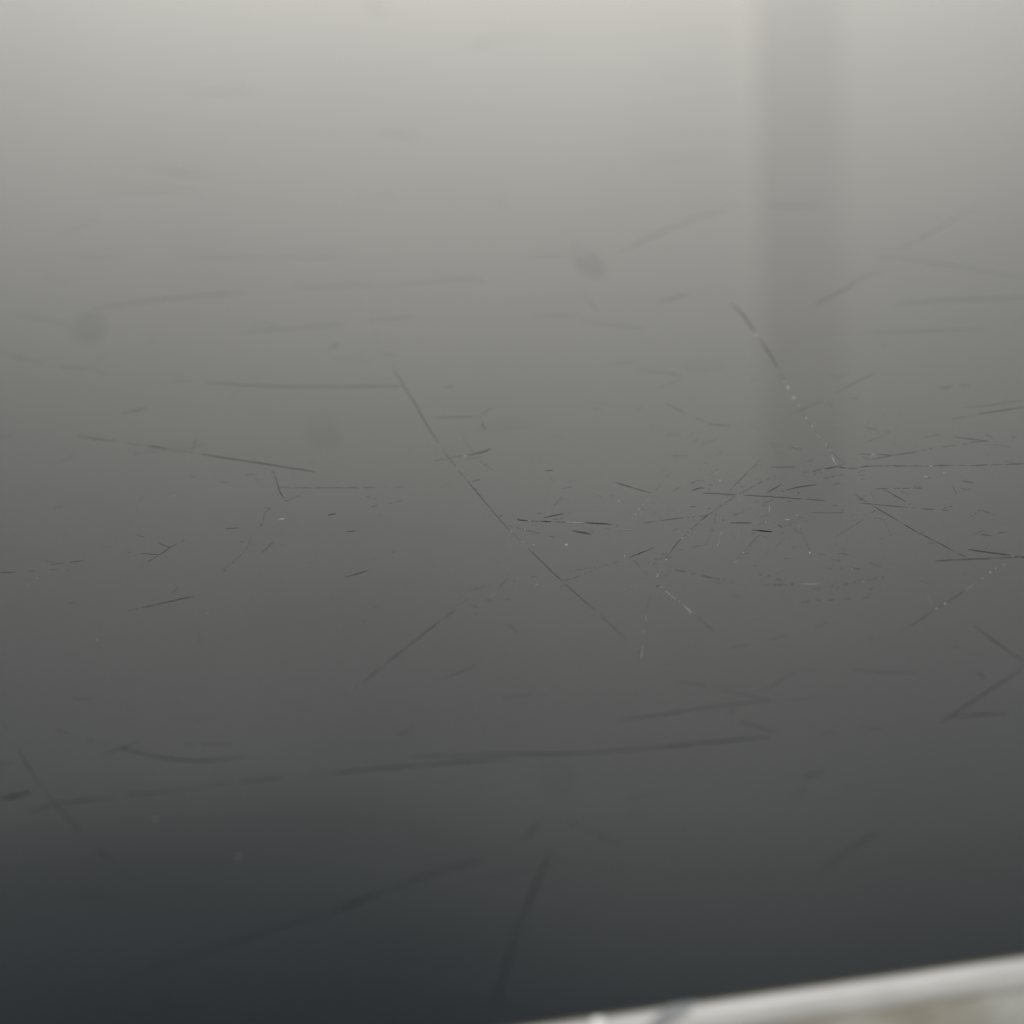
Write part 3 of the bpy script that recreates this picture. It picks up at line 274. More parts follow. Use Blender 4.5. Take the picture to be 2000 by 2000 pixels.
FINE = """-28.9 49.53 -28.9 49.59 32;-28.5 49.51 -28.5 49.62 38;-28.1 49.53 -28.1 49.59 32
-27.84 49.54 -27.84 49.61 33;-27.43 49.52 -27.43 49.65 36;-27.02 49.56 -27.02 49.63 33
21.48 39.07 21.5 39.12 69;21.97 38.74 21.99 38.79 69
22.45 38.97 22.46 39.02 52;22.94 38.97 22.96 39.02 52
23.28 51.41 23.3 51.47 20;24.19 51.42 24.21 51.47 20
24.49 51.45 24.5 51.51 28;24.77 51.44 24.78 51.49 28
24.99 51.59 25 51.65 30;26.08 51.46 26.1 51.52 30
19.66 61.56 19.67 61.62 23;20.93 62.62 20.94 62.75 25;21.85 63.34 21.87 63.48 25;23.01 64.05 23.02 64.11 23
-15.65 59.09 -15.63 59.1 44;-15.63 58.33 -15.59 58.35 66;-15.59 56.84 -15.54 56.87 48;-15.53 55.85 -15.47 55.89 67;-15.38 54.99 -15.36 55.01 44
5.61 38.3 5.62 38.34 29;5.89 37.95 5.92 38.05 46;6.2 37.73 6.21 37.77 29
6.27 37.65 6.29 37.69 32;6.5 37.44 6.51 37.48 32
6.6 37.31 6.61 37.35 22;6.74 37.2 6.75 37.24 22
6.88 37.01 6.89 37.05 36;7.14 36.78 7.16 36.82 36
7.32 36.5 7.33 36.54 22;7.44 36.39 7.46 36.43 22
7.49 36.32 7.5 36.36 22;7.6 36.21 7.62 36.25 22
9.99 42.9 10.02 42.98 51;10.32 42.68 10.36 42.81 59;10.67 42.56 10.7 42.64 51
-17.63 50.23 -17.61 50.2 47;-17.73 49.81 -17.71 49.79 47
-17.75 49.69 -17.73 49.67 46;-17.88 49.15 -17.86 49.12 46
-17.95 48.86 -17.93 48.82 36;-18.09 48.49 -18.08 48.45 36
-18.2 48.25 -18.18 48.19 31;-18.3 48.03 -18.28 47.98 31
-18.36 47.94 -18.34 47.88 28;-18.54 47.61 -18.53 47.55 28
-18.59 47.52 -18.58 47.46 29;-18.72 47.31 -18.7 47.25 29
-18.8 47.17 -18.79 47.12 22;-19.03 46.87 -19.01 46.81 22
-19.14 46.68 -19.12 46.63 25;-19.24 46.51 -19.23 46.46 25
-19.3 46.39 -19.28 46.35 26;-19.38 46.25 -19.36 46.21 26
-19.47 46.16 -19.42 46.31 18;-19.43 46.05 -19.37 46.23 17;-19.38 45.98 -19.32 46.13 18
25.98 60.38 26.01 60.51 27;26.75 60.37 26.78 60.5 27
27.34 60.54 27.37 60.62 25;27.81 60.34 27.84 60.42 25
3.49 36.58 3.51 36.61 -53;3.55 36.35 3.57 36.38 -53
3.58 36.19 3.62 36.25 -47;3.6 36.12 3.63 36.18 -44;3.62 36.06 3.66 36.11 -47
3.65 35.95 3.67 35.98 -53;3.73 35.69 3.75 35.72 -53
3.78 35.51 3.8 35.54 -53;3.85 35.27 3.87 35.3 -53
3.92 35.08 3.93 35.11 -53;3.98 34.86 4 34.9 -53
3.98 34.8 4.01 34.83 -71;4.14 34.08 4.17 34.11 -71
18.18 46.44 18.21 46.49 34;18.44 45.67 18.48 45.75 43;18.65 45.03 18.7 45.12 53;18.87 44.41 18.9 44.46 34
18.91 44.07 18.94 44.16 19;19.04 43.98 19.07 44.07 19
19.44 43.29 19.47 43.36 20;19.69 43.05 19.75 43.23 26;20.03 42.97 20.06 43.05 20
20.46 42.77 20.49 42.85 26;20.77 42.55 20.81 42.63 26
20.64 43 20.66 43.1 24;20.81 42.99 20.83 43.09 24
20.95 43.04 20.97 43.14 24;21.17 43.08 21.19 43.18 24
5.55 24.59 5.55 24.63 22;6.71 25.47 6.71 25.53 32;7.67 26.24 7.67 26.27 22
7.17 19.78 7.17 19.82 71;7.83 19.73 7.84 19.76 71
29.45 85.68 29.52 85.91 17;30.52 85.33 30.59 85.56 17
12.88 51.38 12.9 51.43 21;13.43 51.16 13.46 51.29 30;13.82 51.08 13.85 51.18 25;14.22 51 14.23 51.06 21
14.38 50.08 14.4 50.14 21;14.71 50.05 14.73 50.12 21
15.1 51.54 15.11 51.62 19;15.48 51.64 15.49 51.72 19
15.91 58.83 15.92 58.89 22;17.12 59.59 17.13 59.72 28;18.47 60.49 18.48 60.55 22
3.88 81.33 3.89 81.41 18;5.27 80.88 5.3 81.04 24;6.68 80.53 6.69 80.61 18
-28.74 29.86 -28.73 29.9 54;-27.89 29.02 -27.88 29.05 54
-3.21 14.92 -3.21 14.95 53;-2.39 14.75 -2.39 14.78 53
25.2 138.8 25.21 138.93 20;29.01 140.68 29.03 140.81 20
-12.44 153.43 -12.41 153.54 22;-10.05 145.79 -10.03 145.9 22
7.24 29.92 7.24 29.96 37;8.35 30.09 8.35 30.13 37
4.29 14.5 4.29 14.55 30;5.29 15.02 5.3 15.07 30
12.59 52.78 12.6 52.74 17;12.04 51.96 12.05 51.87 21;11.55 51.3 11.55 51.25 17
11.55 51.29 11.55 51.25 22;11.04 50.62 11.05 50.52 36;10.54 49.92 10.55 49.84 35;10.04 49.22 10.05 49.17 22
9.99 49.09 10 49.05 20;9.7 48.67 9.7 48.63 20
-31.68 49.25 -31.69 49.34 25;-31.22 49.14 -31.23 49.28 31;-30.76 49.09 -30.77 49.17 25
-30.15 49.03 -30.15 49.11 18;-29.82 48.99 -29.83 49.08 18
-4.74 113.02 -4.73 113.12 18;-1.62 112.69 -1.61 112.79 18
-17.27 47.69 -17.28 47.74 37;-16.86 48.32 -16.89 48.42 42;-16.42 49.13 -16.43 49.18 37
-16.1 49.79 -16.11 49.83 26;-15.96 50.06 -15.97 50.1 26
-15.87 50.38 -15.88 50.42 25;-15.77 50.52 -15.78 50.57 25
20.41 72.16 20.43 72.25 17;22.25 71.68 22.27 71.77 17
-23.92 49.65 -23.91 49.72 27;-23.56 49.45 -23.55 49.59 32;-23.21 49.26 -23.2 49.38 40;-22.85 49.11 -22.84 49.19 27
-25.66 15.63 -25.64 15.65 59;-25.19 14.65 -25.18 14.67 59
-29.58 101.95 -29.57 102.03 19;-27.28 98.38 -27.27 98.46 19
7.71 26.44 7.72 26.48 21;9.09 25.94 9.1 25.98 21
-31.35 27.07 -31.36 27.11 56;-30.72 27.07 -30.72 27.11 56
-2.44 46.62 -2.43 46.69 29;-2.17 46.38 -2.15 46.44 29
-2.09 46.28 -2.07 46.34 30;-1.77 45.97 -1.75 46.03 30
-1.34 45.46 -1.32 45.53 29;-1.09 45.24 -1.07 45.31 29
13.4 44.46 13.42 44.52 15;13.82 44.31 13.86 44.44 19;14.24 44.18 14.28 44.32 8;14.69 44.07 14.72 44.19 17;15.14 43.97 15.15 44.03 15
15.09 44.24 15.14 44.42 15;15.14 44.2 15.2 44.44 12;15.2 44.2 15.25 44.38 15
5.01 48.92 5.02 48.88 -64;4.79 48.56 4.8 48.52 -64
4.68 48.39 4.68 48.35 -64;4.49 48.1 4.49 48.06 -64
4.32 47.83 4.33 47.79 -63;4.12 47.49 4.13 47.45 -63
3.99 47.27 4 47.22 -55;3.8 46.95 3.81 46.9 -55
3.66 46.7 3.67 46.65 -50;3.57 46.54 3.58 46.49 -50
10.01 42.58 10.02 42.54 27;9.46 41.86 9.47 41.79 30;8.96 41.11 8.97 41.08 27
8.93 41.05 8.93 41.02 28;8.57 40.53 8.58 40.49 28
8.44 40.31 8.45 40.39 -73;8.49 40.35 8.5 40.43 -85;8.54 40.35 8.55 40.43 -73
12.27 42.66 12.3 42.67 40;12.23 42.44 12.26 42.45 40
12.2 42.15 12.23 42.15 44;12.15 41.77 12.17 41.78 44
12.13 41.46 12.15 41.48 42;12.09 40.97 12.12 40.98 42
12.08 40.61 12.1 40.63 42;12.07 40.15 12.09 40.17 42
12.05 39.99 12.09 40.02 36;12.03 39.93 12.09 39.96 40;12.04 39.87 12.08 39.9 36
11.93 39.45 11.98 39.49 -95;11.91 39.35 11.98 39.4 -99;11.92 39.27 11.97 39.31 -95
7.99 84.63 8.02 84.68 24;8.2 82.83 8.26 82.9 28;8.11 80.36 8.13 80.39 24
7.42 80.58 7.49 80.94 -37;7.5 80.5 7.59 80.97 -43;7.6 80.54 7.67 80.89 -37
-27.8 32.89 -27.8 32.93 31;-26.93 32.68 -26.93 32.72 31
2.61 36.89 2.62 36.88 20;2.19 35.63 2.22 35.6 23;1.88 34.58 1.89 34.56 20
1.83 34.37 1.84 34.35 -54;1.66 33.74 1.68 33.73 -54
1.35 32.72 1.37 32.71 -46;1.25 32.31 1.27 32.3 -46
12.53 116.69 12.54 116.79 21;14.5 116.72 14.51 116.83 21
-3.88 62.8 -3.86 62.82 22;-3.92 60.63 -3.88 60.67 25;-3.67 58.76 -3.65 58.79 22
-5.97 38.35 -5.98 38.4 20;-5.74 38.58 -5.74 38.63 20
-5.71 38.64 -5.71 38.67 -34;-5.36 39.1 -5.36 39.14 -34
-5.13 39.59 -5.14 39.62 23;-4.77 40.24 -4.79 40.31 33;-4.39 40.86 -4.4 40.9 23
4.46 39.28 4.47 39.33 34;4.71 39.04 4.74 39.13 42;4.98 38.85 5 38.9 34
5.19 38.58 5.2 38.63 39;5.39 38.49 5.41 38.54 39
5.13 29.58 5.13 29.62 26;6.06 29.65 6.07 29.69 26
21.7 41.41 21.7 41.48 31;21.85 41.6 21.85 41.67 31
22.04 41.75 22.04 41.87 21;22.1 41.79 22.1 41.94 20;22.16 41.88 22.16 42 21
22.34 42.06 22.35 42.19 18;22.41 42.11 22.41 42.27 22;22.47 42.19 22.47 42.32 18
22.52 42.18 22.56 42.26 27;22.61 41.98 22.65 42.06 27
-6.64 39.8 -6.64 39.84 29;-6.44 39.87 -6.44 39.92 29
-6.33 39.9 -6.33 39.95 29;-6.11 39.96 -6.11 40.01 29
-6 40.01 -6 40.06 29;-5.79 40.06 -5.79 40.11 29
-5.62 40.11 -5.62 40.16 29;-5.45 40.17 -5.45 40.22 29
-5.3 40.19 -5.3 40.27 35;-5.28 40.2 -5.27 40.28 35;-5.25 40.2 -5.25 40.28 35
-29.18 50.04 -29.18 50.1 29;-28.72 49.78 -28.71 49.84 29
-28.98 48.87 -28.98 48.95 17;-28.46 48.75 -28.46 48.82 17
19.76 55.6 19.79 55.66 22;20.41 55.05 20.43 55.11 22
20.71 54.72 20.73 54.77 22;21.04 54.47 21.06 54.52 22
-20.8 76.43 -20.79 76.5 23;-19.61 75.9 -19.61 75.97 23
-22.93 50.9 -22.92 50.95 32;-22.6 50.39 -22.58 50.5 44;-22.25 49.97 -22.23 50.03 32
3.68 39.46 3.69 39.43 -59;3.48 39.08 3.5 39.02 -81;3.3 38.67 3.32 38.64 -59
3.03 37.47 3.03 37.51 40;3.17 37.59 3.17 37.69 61;3.28 37.66 3.29 37.71 40
3.25 37.41 3.28 37.51 -72;3.28 37.38 3.31 37.49 -83;3.31 37.35 3.34 37.45 -72
15.36 48.83 15.37 48.88 32;15.68 48.95 15.69 49 32
15.8 49.02 15.82 49.08 26;16.02 48.95 16.03 49 26
15.68 47.9 15.69 47.95 37;16.05 47.92 16.06 47.97 37
-12.36 24.98 -12.36 25.02 34;-11.61 25.25 -11.61 25.29 34
19.5 33.6 19.5 33.56 -46;18.6 32.83 18.6 32.79 -46
-6.95 84.44 -6.92 84.45 11;-7.01 80.09 -6.96 80.13 14;-6.86 75.87 -6.83 75.89 11
10.96 66.71 10.95 66.64 16;9.99 66.19 9.98 66.06 17;9.15 65.58 9.14 65.51 16
16.8 53.35 16.83 53.38 21;16.8 53.01 16.83 53.04 21
16.8 52.51 16.82 52.55 22;16.94 51.68 16.99 51.76 27;17.12 50.75 17.15 50.79 22
-4.14 57.76 -4.14 57.82 28;-3.29 57.88 -3.28 57.94 28
9.8 30.62 9.81 30.66 25;10.69 31 10.7 31.04 25
22.71 53.21 22.73 53.26 25;23.18 53.06 23.2 53.12 25
23.24 53.25 23.26 53.31 27;23.65 53.28 23.67 53.34 27
13.9 41.02 13.9 41.07 22;14.13 41.23 14.13 41.27 22
14.24 41.32 14.24 41.37 20;14.38 41.45 14.38 41.5 20
14.5 41.54 14.5 41.59 19;14.61 41.65 14.61 41.7 19
14.69 41.73 14.69 41.78 18;14.91 41.91 14.92 41.96 18
15.01 41.99 15.01 42.05 17;15.18 42.13 15.19 42.19 17
15.36 42.26 15.36 42.33 16;15.61 42.46 15.61 42.53 16
-19 51.65 -19 51.7 34;-18.64 51.6 -18.63 51.69 45;-18.27 51.6 -18.26 51.66 34
4.31 64.56 4.32 64.62 18;5.52 64.09 5.53 64.16 18
2.49 41.18 2.52 41.22 30;2.61 40.6 2.65 40.66 45;2.73 40.03 2.75 40.06 30
2.78 39.69 2.8 39.72 24;2.9 39.29 2.92 39.32 24
-16.33 53.73 -16.32 53.68 24;-16.64 53.41 -16.61 53.33 29;-16.77 52.61 -16.73 52.57 36;-16.93 51.73 -16.91 51.71 24
-17.02 51.53 -17.03 51.74 27;-16.95 51.56 -16.96 51.77 32;-16.89 51.58 -16.9 51.79 27
-2.28 64.44 -2.29 64.49 26;-1.9 65.02 -1.91 65.13 35;-1.43 65.44 -1.43 65.5 26
-23.77 64.37 -23.77 64.43 18;-22.68 64.88 -22.68 64.94 18
-26.02 81.11 -26.04 81.17 17;-24.98 83.53 -25 83.59 17
-5.31 35.28 -5.3 35.31 25;-5.17 34.73 -5.13 34.79 29;-4.98 34.03 -4.97 34.06 25
-6.98 77.11 -6.97 77.18 22;-6.09 76.84 -6.08 76.92 22
-1.03 40.75 -1.03 40.8 19;-0.93 40.77 -0.92 40.82 19
-0.77 40.77 -0.76 40.81 19;-0.56 40.75 -0.56 40.8 19
-0.5 40.75 -0.5 40.8 19;-0.33 40.74 -0.32 40.78 19
-0.17 40.77 -0.17 40.82 19;-0.07 40.78 -0.07 40.83 19
0.06 40.79 0.06 40.84 19;0.17 40.81 0.17 40.86 19
0.31 40.81 0.32 40.89 15;0.34 40.79 0.35 40.9 14;0.36 40.8 0.38 40.88 15
-6.67 39.96 -6.67 39.93 32;-6.78 39.81 -6.77 39.77 32
-6.92 39.63 -6.91 39.57 21;-6.97 39.59 -6.95 39.5 19;-7 39.5 -6.99 39.44 21
-7.13 39.31 -7.12 39.27 27;-7.23 39.15 -7.22 39.11 27
-7.34 39 -7.32 38.94 22;-7.38 38.94 -7.36 38.88 20;-7.42 38.88 -7.4 38.82 22
16.83 59.74 16.86 59.77 27;16.74 58.5 16.77 58.52 27
16.75 57.6 16.78 57.64 25;16.79 56.97 16.82 57 25
8.08 45.33 8.1 45.31 18;7.92 44.84 7.95 44.82 18
7.86 44.63 7.88 44.61 16;7.76 44.39 7.79 44.37 16
7.68 44.12 7.7 44.1 18;7.52 43.66 7.54 43.64 18
7.48 43.57 7.5 43.55 20;7.4 43.32 7.42 43.3 20
7.29 43.11 7.31 43.08 22;7.08 42.68 7.1 42.65 22
7.01 42.55 7.03 42.52 22;6.91 42.33 6.92 42.3 22
-20.21 64.09 -20.23 64.11 29;-20.04 65.24 -20.09 65.31 38;-19.86 65.97 -19.88 66.01 29
-0.38 49.51 -0.39 49.55 12;0 50.14 -0.01 50.21 17;0.31 50.67 0.3 50.72 12
0.56 51.79 0.57 51.84 22;0.83 51.79 0.84 51.84 22
0.9 51.83 0.9 51.89 28;1.13 51.9 1.13 51.95 28
8.39 98.38 8.4 98.47 18;9.52 97.99 9.54 98.08 18
8 43.41 8.02 43.39 -37;7.83 42.94 7.85 42.91 -37
7.74 42.68 7.75 42.66 -42;7.63 42.37 7.64 42.35 -42
7.59 42.25 7.61 42.23 -42;7.48 41.92 7.5 41.9 -42
7.43 41.86 7.45 41.84 -71;7.34 41.57 7.35 41.55 -71
19.25 53.43 19.26 53.49 15;20.53 54.09 20.54 54.14 15
26.13 50.94 26.16 51.02 10;27.03 50.26 27.06 50.33 10
19.99 64.47 20 64.54 13;21.28 64.35 21.3 64.42 13
-28.21 64.64 -28.22 64.73 11;-27.42 65.48 -27.43 65.58 11
-3.52 57.51 -3.5 57.55 14;-3.28 56.55 -3.24 56.63 16;-2.92 55.59 -2.9 55.64 14
7.65 54.73 7.66 54.79 15;8.6 54.45 8.61 54.5 15
16.99 42.37 17.02 42.39 22;16.95 42.05 16.98 42.07 22
16.93 41.88 16.95 41.9 25;16.88 41.49 16.91 41.51 25
16.85 41.17 16.87 41.19 28;16.82 40.83 16.84 40.85 28
16.79 40.54 16.82 40.56 28;16.76 40.26 16.78 40.28 28
-10.6 78.4 -10.61 78.46 17;-9.65 80.3 -9.67 80.36 17
-23.72 48.11 -23.7 48.04 14;-23.89 47.85 -23.87 47.78 14
-24.02 47.65 -24 47.59 15;-24.1 47.52 -24.08 47.45 15
-24.21 47.33 -24.19 47.27 16;-24.3 47.2 -24.29 47.13 16
-24.39 47.09 -24.36 46.99 13;-24.42 47.05 -24.39 46.95 10;-24.45 47 -24.42 46.9 13
-24.76 46.46 -24.75 46.59 20;-24.72 46.41 -24.71 46.58 20;-24.68 46.44 -24.67 46.57 20
9.72 55.88 9.72 55.94 13;10.87 56.44 10.88 56.5 13
8.04 58.07 8.05 58.13 15;8.86 57.62 8.87 57.68 15
-17.59 72.19 -17.6 72.26 14;-16.61 73.59 -16.62 73.66 14
5.45 49.56 5.44 49.6 13;5.58 49.83 5.57 49.87 13
5.71 50.04 5.7 50.08 13;5.92 50.4 5.91 50.44 13
5.96 50.49 5.95 50.53 13;6.18 50.83 6.17 50.87 13
6.32 51.07 6.31 51.11 13;6.49 51.36 6.48 51.4 13
6.67 51.67 6.66 51.71 13;6.94 52.1 6.93 52.14 13
7.04 52.24 7.03 52.31 12;7.07 52.3 7.05 52.37 11;7.1 52.34 7.09 52.41 12
-0.73 47.61 -0.73 47.66 18;-0.47 47.64 -0.46 47.69 18
-0.35 47.65 -0.35 47.7 18;-0.11 47.71 -0.11 47.77 18
-0.05 47.73 -0.04 47.78 18;0.13 47.77 0.14 47.83 18
17.43 46.5 17.45 46.52 25;17.36 45.95 17.39 45.97 25
17.32 45.75 17.35 45.76 23;17.3 45.49 17.32 45.51 23
17.29 45.33 17.32 45.35 20;17.25 44.94 17.28 44.96 20
11.78 43.87 11.81 43.98 -71;12 43.87 12.03 43.97 -71
12.47 44.35 12.49 44.44 -57;12.6 44.32 12.62 44.4 -57
12.59 43.95 12.61 44.04 22;12.78 43.91 12.8 44 22
-15.93 52.13 -15.92 52.19 -71;-15.74 52.06 -15.73 52.19 -90;-15.54 52.06 -15.53 52.11 -71
-5.89 14.69 -5.87 14.83 25;-5.7 14.61 -5.67 14.78 27;-5.49 14.57 -5.47 14.71 25
16.16 23.73 16.18 23.77 50;16.29 23.44 16.33 23.49 78;16.33 22.85 16.35 22.87 50
-27.22 28.35 -27.22 28.38 64;-26.84 28.07 -26.84 28.11 64
-26.39 27.68 -26.38 27.74 37;-26.29 27.59 -26.28 27.67 33;-26.2 27.52 -26.19 27.58 37
9.97 33.62 9.99 33.69 33;10.04 33.6 10.06 33.68 31;10.12 33.62 10.14 33.7 33
10.2 33.64 10.21 33.69 47;10.38 33.62 10.39 33.67 47
10.73 33.57 10.74 33.62 56;10.98 33.53 10.99 33.57 56
0.88 30.86 0.9 30.85 -71;0.59 29.66 0.61 29.66 -71
22.35 45.33 22.38 45.4 28;22.58 45.24 22.61 45.31 28
22.41 45.02 22.43 45.08 35;22.91 45.06 22.93 45.13 35
-31.99 69.77 -32 69.95 15;-31.3 69.86 -31.31 70.05 15
13.69 36.84 13.7 36.88 43;13.84 36.66 13.87 36.76 66;14 36.63 14.01 36.67 43
14.67 37.28 14.69 37.32 49;14.82 37.05 14.84 37.09 49
20.91 47.58 20.95 47.66 -71;21.06 47.36 21.1 47.44 -71
21.09 47.33 21.12 47.38 36;21.2 47.08 21.22 47.12 36
11.22 43.52 11.25 43.57 35;11.27 43.19 11.33 43.29 50;11.37 42.98 11.4 43.04 35
11.48 43.12 11.49 43.18 30;11.71 43.15 11.72 43.22 30
11.76 43.18 11.77 43.25 26;11.9 43.2 11.92 43.27 26
3.51 23.07 3.54 23.22 23;3.65 23.01 3.7 23.21 20;3.81 22.99 3.85 23.15 23
8.99 37.08 8.99 37.12 48;9.21 37.28 9.2 37.33 48
9.41 36.63 9.43 36.67 42;9.64 36.43 9.65 36.48 42
8.72 36.12 8.73 36.17 18;8.89 36.14 8.9 36.19 18
3.01 37.43 3.01 37.47 48;3.28 37.66 3.28 37.7 48
3.24 37.4 3.26 37.47 -41;3.28 37.35 3.31 37.44 -33;3.32 37.31 3.35 37.39 -41
3.38 36.86 3.39 36.9 -60;3.49 36.59 3.51 36.62 -60
0.07 54.59 0.07 54.64 57;0.25 54.57 0.27 54.7 69;0.52 54.62 0.52 54.68 57
11.88 35 11.88 35.04 42;12.16 35.07 12.17 35.11 42
12.64 35.07 12.65 35.12 42;12.92 35.1 12.93 35.15 42
22.77 46.33 22.8 46.38 39;23.03 46.07 23.08 46.18 53;23.31 45.85 23.33 45.9 39
28.15 82.22 28.17 82.3 34;29.03 82.29 29.05 82.37 34
13.11 35.16 13.12 35.2 42;13.34 35.14 13.35 35.19 42
13.64 35.16 13.65 35.21 -56;13.78 35.18 13.79 35.23 -56
13.95 35.22 13.96 35.27 36;14.15 35.25 14.16 35.3 36
-15.39 54.56 -15.4 54.62 35;-15.02 54.8 -15.03 54.85 35
-14.92 54.89 -14.93 54.95 28;-14.78 54.96 -14.78 55.02 28
-14.65 55.07 -14.65 55.13 32;-14.46 55.15 -14.46 55.21 32
16.72 52.12 16.74 52.13 -60;16.59 51.39 16.65 51.43 -84;16.57 50.54 16.6 50.56 -60
-31.24 31.23 -31.23 31.25 61;-31.01 30.38 -30.99 30.4 61
-13.1 51.88 -13.1 51.93 51;-12.89 51.9 -12.89 52.02 71;-12.63 51.99 -12.63 52.04 51
9.18 45.35 9.18 45.43 23;9.47 45.46 9.48 45.54 23
9.53 45.5 9.54 45.57 24;9.82 45.65 9.83 45.72 24
10.16 45.91 10.18 45.98 20;10.31 45.9 10.33 45.97 20
21.11 34.92 21.11 34.88 40;20.56 34.5 20.56 34.46 40
6 41.86 6.01 41.91 38;6.4 41.9 6.41 41.95 38
6.47 41.9 6.47 41.95 29;6.57 41.95 6.58 42 29
6.72 41.97 6.73 42.02 29;6.87 42.06 6.87 42.1 29
-10.52 52.36 -10.52 52.42 51;-10.19 52.43 -10.19 52.49 51
-9.5 52.58 -9.5 52.63 21;-9.27 52.58 -9.27 52.63 21
-27.96 44.3 -27.96 44.35 38;-27.44 44.05 -27.44 44.09 38
-3.29 47.55 -3.28 47.6 32;-3.07 47.29 -3.06 47.34 32
-2.93 47.19 -2.91 47.24 30;-2.71 46.91 -2.7 46.96 30
-2.62 46.77 -2.58 46.87 23;-2.59 46.74 -2.55 46.86 27;-2.56 46.7 -2.53 46.8 23
14.22 35.26 14.23 35.3 36;14.54 35.28 14.54 35.33 36
14.78 35.35 14.79 35.4 30;14.97 35.34 14.98 35.38 30
-12.3 49.27 -12.29 49.33 39;-12.03 49.24 -12.02 49.36 49;-11.78 49.25 -11.78 49.3 39
22.64 41.92 22.68 42 28;22.84 41.61 22.88 41.69 28
22.9 41.42 22.94 41.5 16;23.04 41.26 23.08 41.33 16
11.96 37.33 11.97 37.37 42;12.1 37.32 12.11 37.37 42
12.29 37.24 12.31 37.29 36;12.54 37.13 12.56 37.18 36
-17.68 29.43 -17.68 29.46 23;-17.09 29.91 -17.09 29.95 23
-22.28 84.95 -22.27 85.1 12;-21.49 84.44 -21.48 84.58 12
14.4 50.13 14.41 50.2 24;14.72 50.05 14.73 50.12 24
15.1 51.5 15.11 51.56 24;15.49 51.66 15.5 51.72 24
18.35 38.78 18.37 38.83 40;18.79 38.68 18.8 38.73 40
14.82 36.99 14.83 37.03 39;15.1 36.63 15.12 36.67 39
24.65 68.69 24.77 69.05 10;24.87 68.61 24.98 68.95 8;25.06 68.45 25.18 68.81 10
-4.38 54.3 -4.38 54.35 32;-4.08 54.4 -4.08 54.53 38;-3.85 54.56 -3.84 54.61 32
10.91 34.95 10.93 35.03 32;10.97 34.94 10.99 35.03 36;11.03 34.94 11.05 35.02 32
11.14 34.99 11.15 35.03 44;11.36 34.99 11.37 35.04 44
7.07 47.19 7.08 47.24 33;7.42 47.08 7.43 47.13 33
7.98 46.64 8 46.72 26;8.11 46.62 8.13 46.69 26
-22.34 44.02 -22.35 44.06 42;-21.99 44.58 -22 44.62 42
13.53 37.2 13.55 37.24 42;13.68 36.83 13.7 36.86 42
13.54 36.78 13.56 36.86 -64;13.57 36.79 13.59 36.87 -53;13.6 36.78 13.62 36.86 -64
-7.87 31.15 -7.88 31.19 23;-7.29 31.55 -7.29 31.59 23
7.29 45.74 7.3 45.8 28;7.6 45.69 7.62 45.79 41;7.82 45.83 7.82 45.89 28
-7.46 38.27 -7.46 38.31 25;-6.89 38.74 -6.9 38.78 25
-6.48 31.85 -6.48 31.89 28;-6.01 32.09 -6.01 32.14 28
20.37 34.33 20.38 34.4 -78;20.44 34.34 20.45 34.44 -86;20.51 34.4 20.52 34.47 -78
19.7 33.73 19.71 33.77 -56;19.86 33.82 19.86 33.87 -56
16.88 61.66 17.01 61.79 -95;16.85 61.44 17.01 61.59 -87;16.85 61.24 16.99 61.37 -95
16.81 60.12 16.85 60.28 -76;16.85 60.1 16.9 60.28 -73;16.9 60.1 16.95 60.26 -76
4.24 41.44 4.25 41.49 26;4.52 41.37 4.53 41.42 26
3.93 40.81 3.94 40.85 41;4.14 40.93 4.14 40.97 41
3.71 40.9 3.72 40.95 40;3.84 40.91 3.85 40.95 40
4.28 40.88 4.29 40.93 31;4.62 40.93 4.63 40.98 31
15.79 26.63 15.8 26.67 31;16.16 26.59 16.17 26.63 31
-3.86 69.93 -3.85 70 21;-3.16 69.78 -3.15 69.85 21
7.01 14.63 7.03 14.72 39;7.12 14.57 7.16 14.7 33;7.25 14.57 7.28 14.66 39
-2.36 64.23 -2.33 64.25 23;-2.42 63.14 -2.37 63.16 32;-2.43 62.21 -2.41 62.22 23
-21.22 38.91 -21.2 38.91 24;-21.25 38.14 -21.21 38.14 39;-21.2 37.42 -21.18 37.42 24
-24.64 50.06 -24.62 50.15 28;-24.44 49.81 -24.42 49.9 28
-24.23 49.35 -24.24 49.42 15;-24.08 49.34 -24.08 49.41 15
3.26 40.6 3.27 40.65 33;3.36 40.56 3.37 40.61 33
3.35 40.43 3.38 40.5 -38;3.38 40.37 3.41 40.46 -45;3.41 40.34 3.44 40.42 -38
3.46 40.31 3.47 40.37 34;3.67 40.31 3.68 40.37 34
-9.07 52.69 -9.07 52.74 42;-8.72 52.73 -8.71 52.79 42
3.64 39.42 3.66 39.4 -71;3.47 39.01 3.48 38.99 -71
3.4 38.9 3.42 38.85 -71;3.35 38.8 3.38 38.76 -82;3.32 38.7 3.34 38.66 -71
8.64 38.58 8.65 38.63 43;8.76 38.48 8.78 38.53 43
8.66 37.56 8.68 37.6 36;8.77 37.41 8.79 37.46 36
11.25 46.51 11.25 46.57 31;11.57 46.67 11.58 46.73 31
11.66 46.77 11.68 46.83 27;11.79 46.76 11.8 46.81 27
-16.51 54.06 -16.49 54.11 51;-16.28 53.7 -16.27 53.75 51
-4.02 98.04 -3.99 98.18 19;-3.78 97.61 -3.74 97.78 21;-3.53 97.22 -3.5 97.36 19
6.63 49.63 6.63 49.68 31;6.9 49.83 6.9 49.92 44;7.13 50.03 7.13 50.09 31
21.5 35.2 21.49 35.14 -48;21.43 35.17 21.43 35.07 -47;21.38 35.1 21.37 35.03 -48
20.79 34.69 20.79 34.74 -71;20.97 34.83 20.97 34.88 -71
16.43 45.39 16.45 45.46 30;16.78 45.42 16.79 45.49 30
